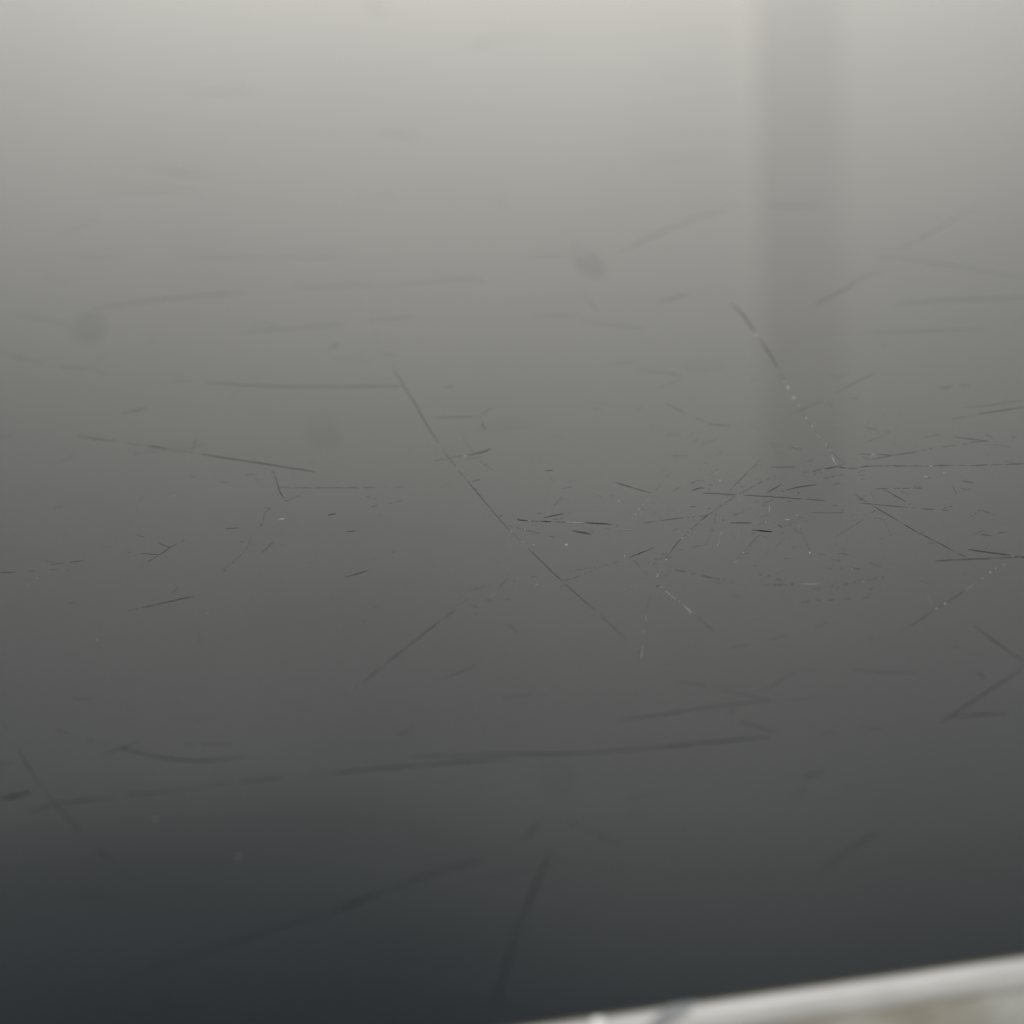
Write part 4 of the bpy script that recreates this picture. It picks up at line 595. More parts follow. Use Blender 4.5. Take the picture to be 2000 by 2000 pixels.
21.17 39.23 21.18 39.28 17;21.55 39.37 21.57 39.48 27;21.94 39.57 21.95 39.62 17
15.01 53.98 15.02 54.04 -71;15.2 53.94 15.22 53.99 -71
-1.95 38.93 -1.94 38.97 36;-1.66 39.01 -1.65 39.06 36
-17.37 59.23 -17.36 59.29 17;-16.71 59.14 -16.7 59.2 17
-18.9 58.64 -18.89 58.7 18;-18.31 58.32 -18.31 58.38 18
2.59 45.92 2.62 45.93 22;2.58 45.49 2.61 45.5 22
2.57 45.18 2.6 45.2 21;2.57 44.9 2.6 44.92 21
2.54 44.61 2.59 44.64 16;2.54 44.53 2.59 44.56 13;2.55 44.47 2.59 44.49 16
2.56 45.87 2.6 45.99 17;2.59 45.82 2.63 45.95 16;2.63 45.8 2.66 45.92 17
-20.6 59.95 -20.59 60.01 27;-20.22 59.67 -20.22 59.73 27
-10.05 79.88 -10 80.18 8;-9.85 79.66 -9.8 79.99 7;-9.65 79.49 -9.59 79.79 8
9.71 51.9 9.74 51.99 29;9.75 51.84 9.78 51.96 27;9.81 51.86 9.83 51.95 29
9.61 51.57 9.65 51.64 -59;9.62 51.51 9.66 51.59 -50;9.63 51.48 9.67 51.55 -59
9.56 50.76 9.6 50.82 29;9.57 50.68 9.62 50.76 28;9.59 50.62 9.63 50.68 29
9.55 50.43 9.59 50.48 -75;9.55 50.33 9.61 50.4 -79;9.57 50.25 9.61 50.31 -75
15.36 42.24 15.37 42.3 29;15.71 42.53 15.72 42.6 29
27.59 51.61 27.62 51.71 24;27.77 51.5 27.81 51.6 24
22 45.75 22.04 45.78 17;21.95 45.2 22.03 45.26 19;21.91 44.62 21.95 44.64 17
17.4 48.81 17.42 48.87 18;17.73 48.72 17.75 48.77 18
17.33 48.17 17.34 48.22 32;17.46 48.11 17.48 48.16 32
15.55 114.37 15.6 114.54 23;15.76 114.03 15.81 114.22 26;15.96 113.7 16.01 113.87 23
-7.14 87.41 -7.08 87.48 -29;-7.09 86.82 -7.02 86.91 -25;-7.05 86.24 -6.99 86.32 -29
-2.8 41.59 -2.8 41.63 26;-2.67 41.58 -2.66 41.62 26
-3.24 40.52 -3.23 40.56 20;-2.9 40.55 -2.9 40.6 20
7.91 44.77 7.94 44.94 11;7.96 44.74 8 44.94 12;8.02 44.77 8.05 44.93 11
8.19 45.75 8.21 45.84 20;8.29 45.72 8.31 45.81 20
8.37 44.9 8.39 44.99 14;8.51 44.87 8.53 44.97 14
12.95 37.03 12.96 37.08 36;13.17 36.96 13.19 37.01 36
11.39 46.01 11.42 46 -58;11.16 45.24 11.19 45.23 -58
-15.78 59.22 -15.77 59.32 42;-15.69 59.16 -15.68 59.27 50;-15.61 59.13 -15.6 59.23 42
1.37 59.95 1.38 60.01 13;1.99 59.59 2 59.65 13
-21.88 28.98 -21.87 29.04 50;-21.79 28.95 -21.78 29.02 44;-21.7 28.91 -21.69 28.98 50
-4.29 58.18 -4.29 58.29 -60;-4.21 58.22 -4.2 58.33 -62;-4.13 58.24 -4.12 58.36 -60
5.24 41.64 5.25 41.69 26;5.48 41.68 5.49 41.73 26
4.92 41.61 4.93 41.66 24;5.07 41.6 5.08 41.65 24
13.38 47.28 13.42 47.45 35;13.43 47.24 13.48 47.47 37;13.5 47.27 13.54 47.43 35
16.74 55.43 16.78 55.5 -67;16.73 55.35 16.79 55.45 -59;16.75 55.32 16.8 55.39 -67
16.75 54.95 16.8 55.03 -73;16.75 54.89 16.81 54.98 -71;16.77 54.84 16.81 54.91 -73
16.75 54.43 16.79 54.5 -67;16.76 54.38 16.81 54.47 -58;16.77 54.32 16.81 54.4 -67
16.79 53.87 16.83 53.93 -45;16.8 53.69 16.86 53.77 -48;16.82 53.53 16.87 53.59 -45
-8.86 54.79 -8.86 54.85 15;-8.34 54.67 -8.33 54.73 15
-24.07 52.34 -24.06 52.39 20;-23.64 51.82 -23.63 51.87 20
16.63 43.52 16.64 43.61 19;16.92 43.74 16.93 43.83 19
-13.52 59.95 -13.52 60.01 20;-13.12 60.03 -13.12 60.09 20
-4.88 67.64 -4.88 67.7 15;-4.34 67.73 -4.33 67.8 15
6.53 52.57 6.54 52.62 22;6.88 52.65 6.89 52.7 22
6.25 43.94 6.28 44.08 -27;6.28 43.89 6.32 44.05 -24;6.32 43.87 6.36 44.01 -27
5.67 43.11 5.7 43.25 -55;5.71 43.08 5.75 43.22 -61;5.75 43.07 5.79 43.21 -55
6.05 43.66 6.09 43.78 -20;6.07 43.61 6.12 43.76 -22;6.11 43.6 6.15 43.72 -20
-3.64 48.85 -3.64 48.9 30;-3.48 48.96 -3.48 49.05 44;-3.34 49.05 -3.34 49.1 30
12.16 28.65 12.2 28.78 18;12.25 28.63 12.29 28.76 21;12.34 28.61 12.38 28.74 18
-23.91 56.77 -23.89 56.76 19;-23.95 55.4 -23.93 55.4 19
14.87 45.06 14.88 45.14 23;15.06 45.04 15.09 45.13 23
7.19 62.47 7.2 62.54 15;7.68 62.55 7.69 62.61 15
-2.94 45.18 -2.9 45.22 -38;-2.9 44.97 -2.87 45.01 -38
-2.83 44.39 -2.81 44.43 -43;-2.79 44.17 -2.77 44.21 -43
-10.65 53.86 -10.65 53.92 24;-10.47 53.84 -10.46 53.9 24
-10.26 53.46 -10.24 53.56 34;-10.22 53.41 -10.2 53.51 35;-10.18 53.38 -10.16 53.47 34
17.13 50.71 17.12 50.65 20;16.69 50.51 16.68 50.46 20
-4.99 38.16 -4.98 38.26 23;-4.91 38.16 -4.9 38.27 27;-4.84 38.13 -4.82 38.23 23
15.36 49.95 15.39 49.99 35;15.47 49.61 15.49 49.66 35
-7.1 83.39 -7.07 83.39 -35;-7.21 82.11 -7.18 82.11 -35
17.02 64.4 17.09 64.49 -82;17.03 64.3 17.1 64.39 -73;17.02 64.19 17.09 64.27 -82
16.97 63.48 17.11 63.59 -95;16.95 63.25 17.11 63.38 -99;16.94 63.03 17.08 63.14 -95
9.56 42.67 9.58 42.75 28;9.71 42.65 9.73 42.73 28
-6.83 36.94 -6.82 37.02 43;-6.77 36.94 -6.76 37.03 36;-6.71 36.93 -6.7 37.01 43
-1.48 39.96 -1.48 40 -24;-1.03 40.33 -1.03 40.38 -24
16.77 55.94 16.81 55.99 23;16.77 55.76 16.82 55.81 27;16.77 55.56 16.81 55.61 23
16.73 54.74 16.77 54.81 13;16.74 54.62 16.79 54.68 15;16.75 54.49 16.8 54.56 13
4.58 63.52 4.6 63.58 13;4.97 63.14 4.99 63.2 13
-12.68 37.63 -12.68 37.68 26;-12.48 37.67 -12.48 37.71 26
15.56 50.02 15.58 50.12 -49;15.62 50 15.65 50.15 -55;15.69 50.02 15.71 50.13 -49
4.25 40.78 4.3 40.8 -95;4.24 40.67 4.3 40.71 -91;4.25 40.59 4.3 40.61 -95
-0.7 44 -0.67 44.21 -73;-0.64 43.97 -0.59 44.22 -61;-0.57 43.96 -0.54 44.17 -73
10.46 49.08 10.47 49.14 29;10.65 49.03 10.67 49.09 29
-15.95 54.27 -15.95 54.33 27;-15.73 54.42 -15.73 54.47 27
-21.77 57.24 -21.76 57.35 -27;-21.68 57.21 -21.68 57.34 -30;-21.6 57.21 -21.6 57.32 -27
1.13 52.73 1.15 52.82 42;1.18 52.7 1.2 52.8 36;1.23 52.7 1.25 52.79 42
7.75 39.32 7.75 39.36 -63;7.89 39.44 7.89 39.48 -63
-0.03 46.96 -0 47.1 -41;0.01 46.92 0.05 47.12 -44;0.05 46.93 0.08 47.07 -41
3.3 49.09 3.33 49.21 -59;3.35 49.09 3.37 49.22 -67;3.38 49.06 3.41 49.19 -59
-3.06 47.22 -3.02 47.33 -26;-3.03 47.17 -2.98 47.32 -23;-3 47.15 -2.96 47.25 -26
-2.57 46.7 -2.53 46.84 -43;-2.53 46.67 -2.49 46.81 -49;-2.49 46.64 -2.45 46.78 -43
21.68 48.83 21.73 48.97 -58;21.72 48.8 21.78 48.97 -56;21.77 48.79 21.82 48.94 -58
22.08 47.69 22.17 47.87 -32;22.11 47.59 22.22 47.82 -34;22.16 47.56 22.25 47.73 -32
-2.12 47.83 -2.11 47.91 -40;-2 47.79 -1.99 47.87 -40
16.74 58.03 16.79 58.19 -95;16.77 57.98 16.83 58.16 -96;16.81 57.95 16.87 58.11 -95
16.75 56.68 16.8 56.83 -95;16.77 56.62 16.84 56.8 -99;16.82 56.61 16.87 56.75 -95
-10.15 45.82 -10.14 45.9 16;-9.96 45.79 -9.95 45.86 16
-1.42 48.7 -1.42 48.76 19;-1.19 48.73 -1.18 48.78 19
13.04 44 13.06 44.09 -30;13.16 43.99 13.18 44.08 -30
2.16 41.78 2.19 41.87 -85;2.19 41.75 2.22 41.88 -77;2.22 41.76 2.25 41.85 -85
-4.21 40.32 -4.18 40.47 25;-4.16 40.3 -4.13 40.49 20;-4.11 40.3 -4.08 40.45 25
-3.3 46.78 -3.27 46.82 -44;-3.27 46.61 -3.24 46.65 -44
17.3 73 17.42 73.21 -54;17.31 72.81 17.45 73.04 -53;17.34 72.66 17.47 72.87 -54
-4.85 38.16 -4.84 38.24 47;-4.82 38.13 -4.81 38.23 48;-4.79 38.13 -4.78 38.21 47
-14.45 29.83 -14.44 29.9 66;-14.41 29.84 -14.4 29.93 59;-14.37 29.85 -14.37 29.92 66
-2.43 44.55 -2.41 44.69 -37;-2.39 44.5 -2.36 44.68 -42;-2.34 44.51 -2.32 44.65 -37
-5.01 56.62 -4.99 56.65 -39;-4.97 56.39 -4.95 56.42 -39
-20.7 15.65 -20.68 15.71 -95;-20.66 15.62 -20.64 15.69 -96;-20.61 15.59 -20.6 15.65 -95
-18.4 48.04 -18.36 48.15 -19;-18.36 47.98 -18.32 48.11 -21;-18.33 47.92 -18.29 48.03 -19
-20.64 40.88 -20.64 40.96 -28;-20.61 40.86 -20.61 40.94 -34;-20.58 40.85 -20.57 40.93 -28
-4.96 27.41 -4.81 28.03 -1;-4.77 27.19 -4.57 27.99 -1;-4.53 27.14 -4.38 27.77 -1
-10.19 51.08 -10.18 51.17 41;-10.16 51.08 -10.15 51.16 36;-10.13 51.07 -10.12 51.16 41
-14.9 57.88 -14.89 57.98 -47;-14.87 57.85 -14.87 57.94 -43;-14.84 57.83 -14.83 57.93 -47
-26.55 39.33 -26.54 39.4 -47;-26.52 39.3 -26.51 39.38 -40;-26.5 39.29 -26.49 39.36 -47
-11.28 45.2 -11.27 45.3 15;-11.24 45.17 -11.23 45.3 17;-11.21 45.17 -11.2 45.27 15
-24.23 19.93 -24.22 20 -95;-24.19 19.9 -24.18 19.98 -81;-24.15 19.89 -24.14 19.96 -95
12.25 42.9 12.31 43.01 -19;12.27 42.83 12.34 42.95 -21;12.3 42.76 12.36 42.87 -19
-29.69 48.03 -29.65 48.12 -16;-29.67 47.92 -29.61 48.03 -19;-29.63 47.84 -29.58 47.94 -16
8.19 46.18 8.22 46.31 -27;8.22 46.16 8.27 46.34 -25;8.27 46.18 8.3 46.3 -27
16.78 52.86 16.82 52.93 -65;16.78 52.79 16.83 52.87 -61;16.8 52.76 16.84 52.82 -65
-19.04 46.94 -19 47.03 -26;-19.02 46.86 -18.97 46.97 -22;-18.98 46.81 -18.95 46.91 -26
9.98 47.92 9.98 48 -29;10.02 47.95 10.02 48.06 -23;10.05 48.01 10.05 48.09 -29
-3.13 39.48 -3.11 39.62 -29;-3.09 39.49 -3.06 39.62 -24;-3.04 39.47 -3.02 39.6 -29
15.31 38.62 15.33 38.67 -9;15.37 38.54 15.39 38.58 -9
8.45 42.39 8.44 42.42 13;8.62 42.68 8.61 42.71 13
-0.85 57.75 -0.83 57.8 7;-0.73 57.55 -0.71 57.61 7
-0.14 49.66 -0.15 49.7 7;0.45 50.47 0.44 50.52 7
5.47 44.27 5.47 44.33 8;5.76 44.47 5.76 44.53 8
12.31 39.07 12.33 39.12 6;12.7 38.94 12.71 38.98 6
8.6 49.28 8.61 49.34 6;8.76 49.28 8.77 49.33 6
23.46 43.08 23.46 43.13 -7;23.59 43.2 23.59 43.25 -7
11.08 40.11 11.08 40.15 14;11.53 40.45 11.54 40.5 14
8.48 35.12 8.48 35.16 6;8.6 35.15 8.6 35.19 6
10.16 36.86 10.18 36.9 11;10.26 36.84 10.27 36.88 11
2.33 50.4 2.35 50.44 16;2.49 49.9 2.51 49.94 16
8.96 46.98 8.97 47.03 6;9.28 46.94 9.29 46.99 6
8.54 36.11 8.55 36.15 5;8.62 35.98 8.64 36.02 5
1.88 29.31 1.89 29.35 -20;1.95 29.29 1.96 29.33 -20
0.04 56.7 0.06 56.74 9;0.13 56.31 0.15 56.35 9
13.7 54.41 13.72 54.46 10;13.87 54.1 13.89 54.16 10
19.5 38.49 19.52 38.51 19;19.48 38.32 19.51 38.33 19
10.38 40.58 10.37 40.62 9;10.84 41.17 10.83 41.2 9
9.28 53.14 9.3 53.19 11;9.48 52.94 9.5 52.99 11
21.63 55.01 21.64 55.07 13;21.76 55.07 21.77 55.13 13
-11.99 39.33 -11.98 39.38 13;-11.71 39.17 -11.71 39.22 13
-5.92 38.21 -5.92 38.25 8;-5.65 38.33 -5.65 38.37 8
22.19 48.56 22.2 48.61 11;22.3 48.62 22.31 48.67 11
19.25 43.6 19.26 43.66 9;19.45 43.64 19.46 43.7 9
-6.42 40.24 -6.41 40.28 7;-5.91 39.87 -5.9 39.92 7
9.74 48.63 9.76 48.68 -14;9.81 48.55 9.83 48.61 -14
6.32 43.56 6.33 43.62 13;6.43 43.51 6.44 43.57 13
11.86 48.09 11.88 48.11 12;11.87 47.5 11.89 47.53 12
9.51 37.33 9.51 37.37 8;9.89 37.49 9.9 37.54 8
13.72 58.85 13.74 58.9 12;13.79 58.67 13.81 58.72 12
-7.44 59.95 -7.44 60.01 12;-7.21 60.1 -7.21 60.16 12
15.99 50.2 15.98 50.24 -31;16.41 50.83 16.4 50.87 -31
17.32 37.66 17.33 37.71 6;17.47 37.67 17.48 37.72 6
11.94 42.82 11.96 42.85 10;12 42.06 12.03 42.09 10
4.27 39.89 4.27 39.94 10;4.34 39.94 4.34 39.98 10
13.04 47.63 13.05 47.68 10;13.12 47.62 13.14 47.67 10
17.56 50.49 17.56 50.55 7;17.64 50.53 17.65 50.58 7
1.52 28.69 1.52 28.73 -8;1.78 28.85 1.78 28.89 -8
13.49 38.89 13.49 38.94 -19;13.96 39.17 13.96 39.21 -19
6.99 44.7 7.02 44.77 8;7.12 44.52 7.15 44.6 8
4.32 61.99 4.34 62.03 13;4.51 60.68 4.53 60.72 13
-5.84 38.43 -5.86 38.46 13;-5.77 38.63 -5.79 38.65 13
-1.61 41.04 -1.59 41.12 13;-1.58 41.01 -1.56 41.1 12;-1.54 41.04 -1.53 41.12 13
9.17 51.23 9.16 51.27 7;9.54 51.66 9.53 51.76 8;9.9 52.17 9.9 52.21 7
0.28 29.26 0.27 29.28 12;0.48 29.85 0.45 29.87 13;0.68 30.44 0.66 30.46 12
12.14 51.9 12.16 51.95 4;12.38 51.7 12.4 51.75 4
14.97 49.65 14.98 49.7 5;15.11 49.55 15.12 49.6 5
-16.11 48.67 -16.1 48.72 8;-15.88 48.35 -15.86 48.39 8
3.83 30.91 3.83 30.95 13;3.98 31.02 3.98 31.06 13
5.46 43.72 5.46 43.76 5;5.56 43.79 5.56 43.84 5
19.02 34.67 19.04 34.71 10;19.12 34.47 19.14 34.51 10
-30.35 70.72 -30.34 70.78 13;-30.19 70.48 -30.18 70.54 13
-22.16 57.57 -22.16 57.63 -16;-22.07 57.64 -22.07 57.7 -16
2.48 28.18 2.48 28.22 8;2.7 28.24 2.7 28.28 8
12.96 33.52 12.98 33.59 -18;12.98 33.49 13.01 33.58 -16;13.01 33.48 13.03 33.56 -18
18.39 46.2 18.41 46.25 -9;18.49 46.16 18.51 46.22 -9
19.27 54.5 19.29 54.55 5;19.68 54.1 19.7 54.16 5
23.06 46.31 23.05 46.34 8;23.21 46.59 23.19 46.62 8
16.1 40.06 16.11 40.1 12;16.28 40.03 16.29 40.08 12
10.99 46.28 11 46.34 7;11.22 46.14 11.24 46.2 7
10.08 53.96 10.08 54.01 12;10.72 54.37 10.73 54.43 12
14.12 35.76 14.14 35.77 6;14.07 35.48 14.1 35.49 6
16.47 32.69 16.49 32.7 -26;16.33 31.51 16.35 31.52 -26
9.96 42.34 9.98 42.38 10;10.24 41.88 10.26 41.92 10
0.99 45.16 0.97 45.19 8;1.2 45.54 1.18 45.58 8
8.57 39.88 8.58 39.93 -32;8.71 39.78 8.72 39.83 -32
16.6 42.92 16.62 42.98 5;16.94 42.44 16.97 42.5 5
9 41.16 9.01 41.21 10;9.17 41.14 9.18 41.19 10
14.7 54 14.72 54.05 8;14.95 53.65 15 53.78 11;15.23 53.4 15.26 53.45 8
1.16 37.38 1.16 37.43 -25;1.61 37.63 1.61 37.67 -25
15.26 65.43 15.28 65.49 13;15.48 65.04 15.5 65.1 13
7.31 39.26 7.32 39.3 9;7.58 39.25 7.59 39.3 9
14.3 40.55 14.33 40.57 9;14.33 40.09 14.35 40.12 9
14.56 32.38 14.58 32.42 8;14.79 32.04 14.81 32.08 8
-6.17 54.09 -6.16 54.18 10;-6.15 54.05 -6.13 54.18 12;-6.12 54.07 -6.1 54.16 10
-1.72 37.42 -1.71 37.46 4;-1.47 37.31 -1.46 37.36 4
3.44 38.58 3.44 38.62 4;4.02 38.78 4.03 38.83 4
17.91 55.94 17.93 56 -16;18.23 55.97 18.25 56.03 -16
25.99 48.39 26.01 48.45 15;26.48 47.95 26.5 48 15
16.79 45.81 16.81 45.87 12;17.03 45.82 17.04 45.87 12
1.17 68.23 1.2 68.26 -9;1.2 67.36 1.22 67.39 -9
-4.93 47.74 -4.93 47.81 -25;-4.75 47.79 -4.75 47.86 -25
19.03 45.93 19.06 45.98 15;19.29 45.41 19.31 45.45 15
10.18 43.83 10.2 43.91 3;10.46 43.87 10.47 43.95 3
-15.33 38.01 -15.31 38.09 5;-15.3 37.97 -15.29 38.08 6;-15.28 37.99 -15.26 38.06 5
4.4 36.94 4.4 36.98 9;4.48 37 4.48 37.04 9
11.04 43.72 11.04 43.77 6;11.19 43.8 11.19 43.86 6
8.47 44.89 8.51 44.94 13;8.5 44.72 8.54 44.77 13
12.14 47.26 12.16 47.31 -26;12.19 47.15 12.21 47.2 -26
16.31 30.19 16.32 30.23 4;16.7 30.34 16.7 30.38 4
-4.78 43.02 -4.76 43.06 10;-4.55 42.72 -4.53 42.76 10
2.37 41.41 2.39 41.42 9;2.38 40.85 2.4 40.87 9
15.57 55.53 15.58 55.59 4;15.76 55.61 15.77 55.67 4
12.32 46.77 12.32 46.81 10;12.44 46.9 12.43 46.94 10
0.4 36.87 0.39 36.88 15;0.64 37.54 0.63 37.56 15
15.41 44.92 15.44 44.96 11;15.42 44.7 15.45 44.75 11
9.49 57.64 9.49 57.7 12;9.72 57.88 9.72 57.94 12
13.49 35.38 13.51 35.42 10;13.88 35.29 13.89 35.33 10
20.55 52.77 20.57 52.82 -18;20.81 52.53 20.83 52.59 -18
10.42 39.14 10.43 39.19 10;10.72 38.93 10.74 38.97 10
5.94 47.77 5.96 47.78 11;5.84 46.85 5.86 46.86 11
-24.41 53.85 -24.41 53.91 7;-24.32 53.86 -24.32 53.91 7
-23.77 57.14 -23.78 57.19 -14;-23.37 57.71 -23.38 57.76 -14
-26.14 51.42 -26.13 51.47 11;-25.83 51.16 -25.82 51.25 14;-25.52 50.92 -25.51 50.97 11
22.45 49.31 22.47 49.31 17;22.1 47.86 22.12 47.87 17
-30.11 47.12 -30.13 47.16 -21;-29.98 47.51 -30 47.55 -21
6.78 36.04 6.79 36.09 4;6.99 35.91 7 35.96 4
15.43 43.49 15.45 43.57 6;15.79 43.53 15.81 43.6 6
-5.58 58.27 -5.58 58.33 -14;-4.91 58.26 -4.9 58.32 -14
6.62 35.42 6.63 35.46 14;6.95 35.29 6.96 35.34 14
1.82 45.75 1.84 45.81 8;2.13 45.4 2.15 45.46 8
-12.35 45.42 -12.35 45.47 -23;-12.02 45.72 -12.03 45.77 -23
13.47 33.38 13.47 33.41 12;13.65 33.6 13.65 33.64 12
-20.59 42.6 -20.57 42.6 12;-20.59 42.39 -20.57 42.4 12
16.42 45.32 16.43 45.37 8;16.56 45.24 16.58 45.29 8
2.77 45.13 2.79 45.21 -17;3.31 44.96 3.33 45.05 -17
-4.52 53.32 -4.51 53.37 8;-4.17 53.06 -4.16 53.12 8
-6.96 38.1 -6.95 38.14 13;-6.49 37.59 -6.47 37.64 13
13.37 38.9 13.38 38.94 9;13.65 38.71 13.68 38.8 11;13.95 38.59 13.96 38.64 9
5.34 52.57 5.33 52.62 12;5.51 52.79 5.5 52.83 12
5.88 50.6 5.89 50.65 -17;5.97 50.62 5.98 50.67 -17
9.03 34.12 9.04 34.16 8;9.12 34.09 9.14 34.13 8
20.34 46.28 20.36 46.31 7;20.35 46.13 20.38 46.17 7
13.71 46.57 13.73 46.62 8;13.97 46.08 14 46.13 8
8.73 52.16 8.74 52.22 10;8.9 52.18 8.91 52.24 10
17 34.78 17.02 34.82 13;17.07 34.69 17.08 34.73 13
9.6 39.9 9.61 39.95 13;9.76 39.89 9.77 39.94 13
15.3 36.36 15.31 36.4 -20;15.71 36.29 15.73 36.34 -20
13.35 58.04 13.37 58.09 5;13.59 57.2 13.61 57.25 5
14.27 44.27 14.29 44.33 5;14.48 44.03 14.5 44.09 5
-3.18 56.71 -3.17 56.77 7;-3.04 56.62 -3.03 56.68 7
2.35 54.02 2.37 54.05 -10;2.38 53.62 2.4 53.64 -10
-25.14 49.33 -25.17 49.35 7;-25.11 49.55 -25.14 49.58 7
5.58 48.08 5.58 48.13 -14;5.8 48.3 5.8 48.34 -14
-14.75 45.81 -14.74 45.86 6;-14.69 45.77 -14.68 45.82 6
7.64 33.85 7.66 33.86 12;7.5 32.79 7.52 32.79 12
-19.84 37.54 -19.84 37.58 9;-19.59 37.38 -19.58 37.43 9
3 40.18 3.02 40.22 15;3.07 40.09 3.09 40.13 15
6.96 37.28 6.97 37.32 8;7.12 37.29 7.13 37.34 8
16.77 51.18 16.78 51.23 5;16.88 51.18 16.89 51.23 5
11.55 49.86 11.56 49.91 15;11.79 49.98 11.79 50.04 15
20.32 48.59 20.34 48.64 -23;20.57 48.51 20.59 48.56 -23
15.76 42.7 15.78 42.76 4;15.9 42.56 15.92 42.62 4
13.74 54.85 13.76 54.91 10;14.11 54.71 14.13 54.77 10
18.67 60.09 18.69 60.14 -8;18.84 59.32 18.87 59.36 -8
11.04 42.16 11.04 42.21 9;11.37 42.47 11.37 42.52 9
-28.68 57.44 -28.69 57.49 6;-28.1 57.8 -28.11 57.86 6
12.88 38.2 12.89 38.24 11;13.27 37.89 13.29 37.94 11
0.59 30.39 0.59 30.43 14;0.97 30.52 0.97 30.56 14
20.08 60.34 20.09 60.4 13;20.76 60.26 20.78 60.32 13
8.13 38.58 8.12 38.61 -17;8.37 38.91 8.37 38.94 -17
-26.3 55.74 -26.31 55.79 7;-26.13 55.88 -26.14 55.93 7
-1.14 40.49 -1.13 40.54 6;-1.05 40.48 -1.04 40.53 6
-28.19 52.9 -28.2 52.94 8;-27.98 53.5 -28 53.54 8
10.37 50.48 10.38 50.53 6;10.53 50.5 10.54 50.56 6
15.26 28.82 15.26 28.86 4;15.5 28.88 15.51 28.92 4
16 49.22 16.01 49.27 14;16.6 49.07 16.61 49.12 14
9.32 48.13 9.34 48.18 18;9.82 47.93 9.84 47.98 18
3.89 39.12 3.91 39.13 20;3.85 38.73 3.87 38.74 20
13.59 40.16 13.62 40.18 12;13.61 39.94 13.63 39.97 12
-31.01 54.3 -31.02 54.36 13;-30.75 54.46 -30.76 54.51 13
9.31 34.06 9.33 34.09 9;9.41 33.75 9.43 33.78 9
11.02 41.55 11.04 41.59 15;11.08 41.43 11.1 41.47 15
-2.31 46.09 -2.3 46.16 9;-2.08 46.01 -2.07 46.09 9
20.07 41.33 20.09 41.35 7;20.04 41.03 20.07 41.05 7
13.75 34.16 13.76 34.2 5;13.97 34.22 13.98 34.27 5
5.96 32.77 5.98 32.8 8;6 32.7 6.01 32.73 8
9.36 48.43 9.38 48.48 8;9.43 48.34 9.45 48.39 8
13.53 53.54 13.55 53.59 8;13.87 53.25 13.89 53.3 8
-1.99 41.68 -1.98 41.72 -27;-1.9 41.65 -1.89 41.7 -27
10.78 46.97 10.8 47.01 17;10.85 46.72 10.87 46.76 17
18.23 40 18.23 40.05 18;18.67 40.27 18.67 40.32 18
-2.64 29.86 -2.62 29.89 12;-2.39 29.44 -2.38 29.48 12
4.88 35.42 4.87 35.43 10;4.94 35.58 4.92 35.6 10
-3.41 45.99 -3.4 46.06 3;-3.26 46 -3.25 46.07 3
0.33 48.2 0.33 48.25 4;0.44 48.29 0.44 48.34 4
10.67 44.76 10.69 44.8 11;10.7 44.67 10.72 44.71 11
-23.5 37.68 -23.5 37.72 7;-23.37 37.62 -23.37 37.67 7
23.26 51.64 23.29 51.69 13;23.3 51.48 23.33 51.52 13
21.07 37.21 21.08 37.25 7;21.31 37.37 21.32 37.41 7
6.7 37.48 6.71 37.53 6;6.83 37.55 6.84 37.59 6
17.52 49.19 17.52 49.24 13;18.02 49.49 18.03 49.54 13
8.26 40.18 8.27 40.23 13;8.77 40.3 8.78 40.34 13
22.21 61.15 22.24 61.17 -13;22.12 60.6 22.15 60.62 -13
13.66 39.39 13.67 39.44 18;14.03 39.27 14.04 39.32 18
6.07 46.97 6.09 47.02 -9;6.14 46.91 6.16 46.95 -9
2.52 38.71 2.54 38.76 10;2.7 38.6 2.71 38.64 10
4.64 46.47 4.63 46.52 7;5.12 47.05 5.12 47.09 7
2.56 47.09 2.58 47.18 11;2.58 47.08 2.61 47.19 10;2.61 47.07 2.63 47.15 11
8.77 48.66 8.79 48.71 13;9.08 48.49 9.11 48.59 19;9.39 48.35 9.41 48.41 13
12.06 42.09 12.07 42.14 6;12.14 42.03 12.16 42.08 6
10.03 47.7 10.05 47.71 -35;9.93 46.97 9.96 46.98 -35
-28.03 48.35 -28.05 48.43 9;-27.79 48.56 -27.81 48.64 9
8.85 48.56 8.87 48.61 6;8.91 48.4 8.93 48.44 6
-1.83 49.8 -1.82 49.86 6;-1.7 49.81 -1.69 49.86 6
11.37 41.56 11.39 41.59 10;11.41 41.29 11.43 41.32 10
11.32 48.59 11.34 48.63 5;11.36 48.45 11.38 48.49 5
18.36 51.27 18.39 51.32 7;18.67 50.79 18.69 50.84 7
8.2 46.2 8.21 46.27 5;8.3 46.25 8.31 46.31 5
4.32 48.85 4.33 48.91 8;4.51 48.92 4.52 48.97 8
10.9 36.98 10.89 37 9;11.13 37.46 11.12 37.49 9
4.07 43.04 4.08 43.09 8;4.16 43.06 4.17 43.11 8
8.04 39.87 8.05 39.91 10;8.39 39.69 8.4 39.73 10
4.35 47.71 4.37 47.76 14;4.59 47.34 4.61 47.39 14
25.29 49.5 25.31 49.55 9;25.37 49.29 25.4 49.34 9
7.63 29.19 7.64 29.23 8;8.08 29.19 8.09 29.23 8
12.54 46.33 12.55 46.39 15;12.72 46.29 12.73 46.35 15
12.84 43.57 12.9 43.67 4;12.85 43.49 12.91 43.58 4;12.87 43.42 12.93 43.52 4
9.27 36.69 9.29 36.73 7;9.33 36.58 9.35 36.61 7
21.28 57.35 21.3 57.41 9;21.45 57.27 21.47 57.33 9
0.1 53.56 0.12 53.61 -15;0.33 52.88 0.35 52.92 -15
7.03 32.38 7.04 32.43 -7;7.42 32.23 7.43 32.27 -7
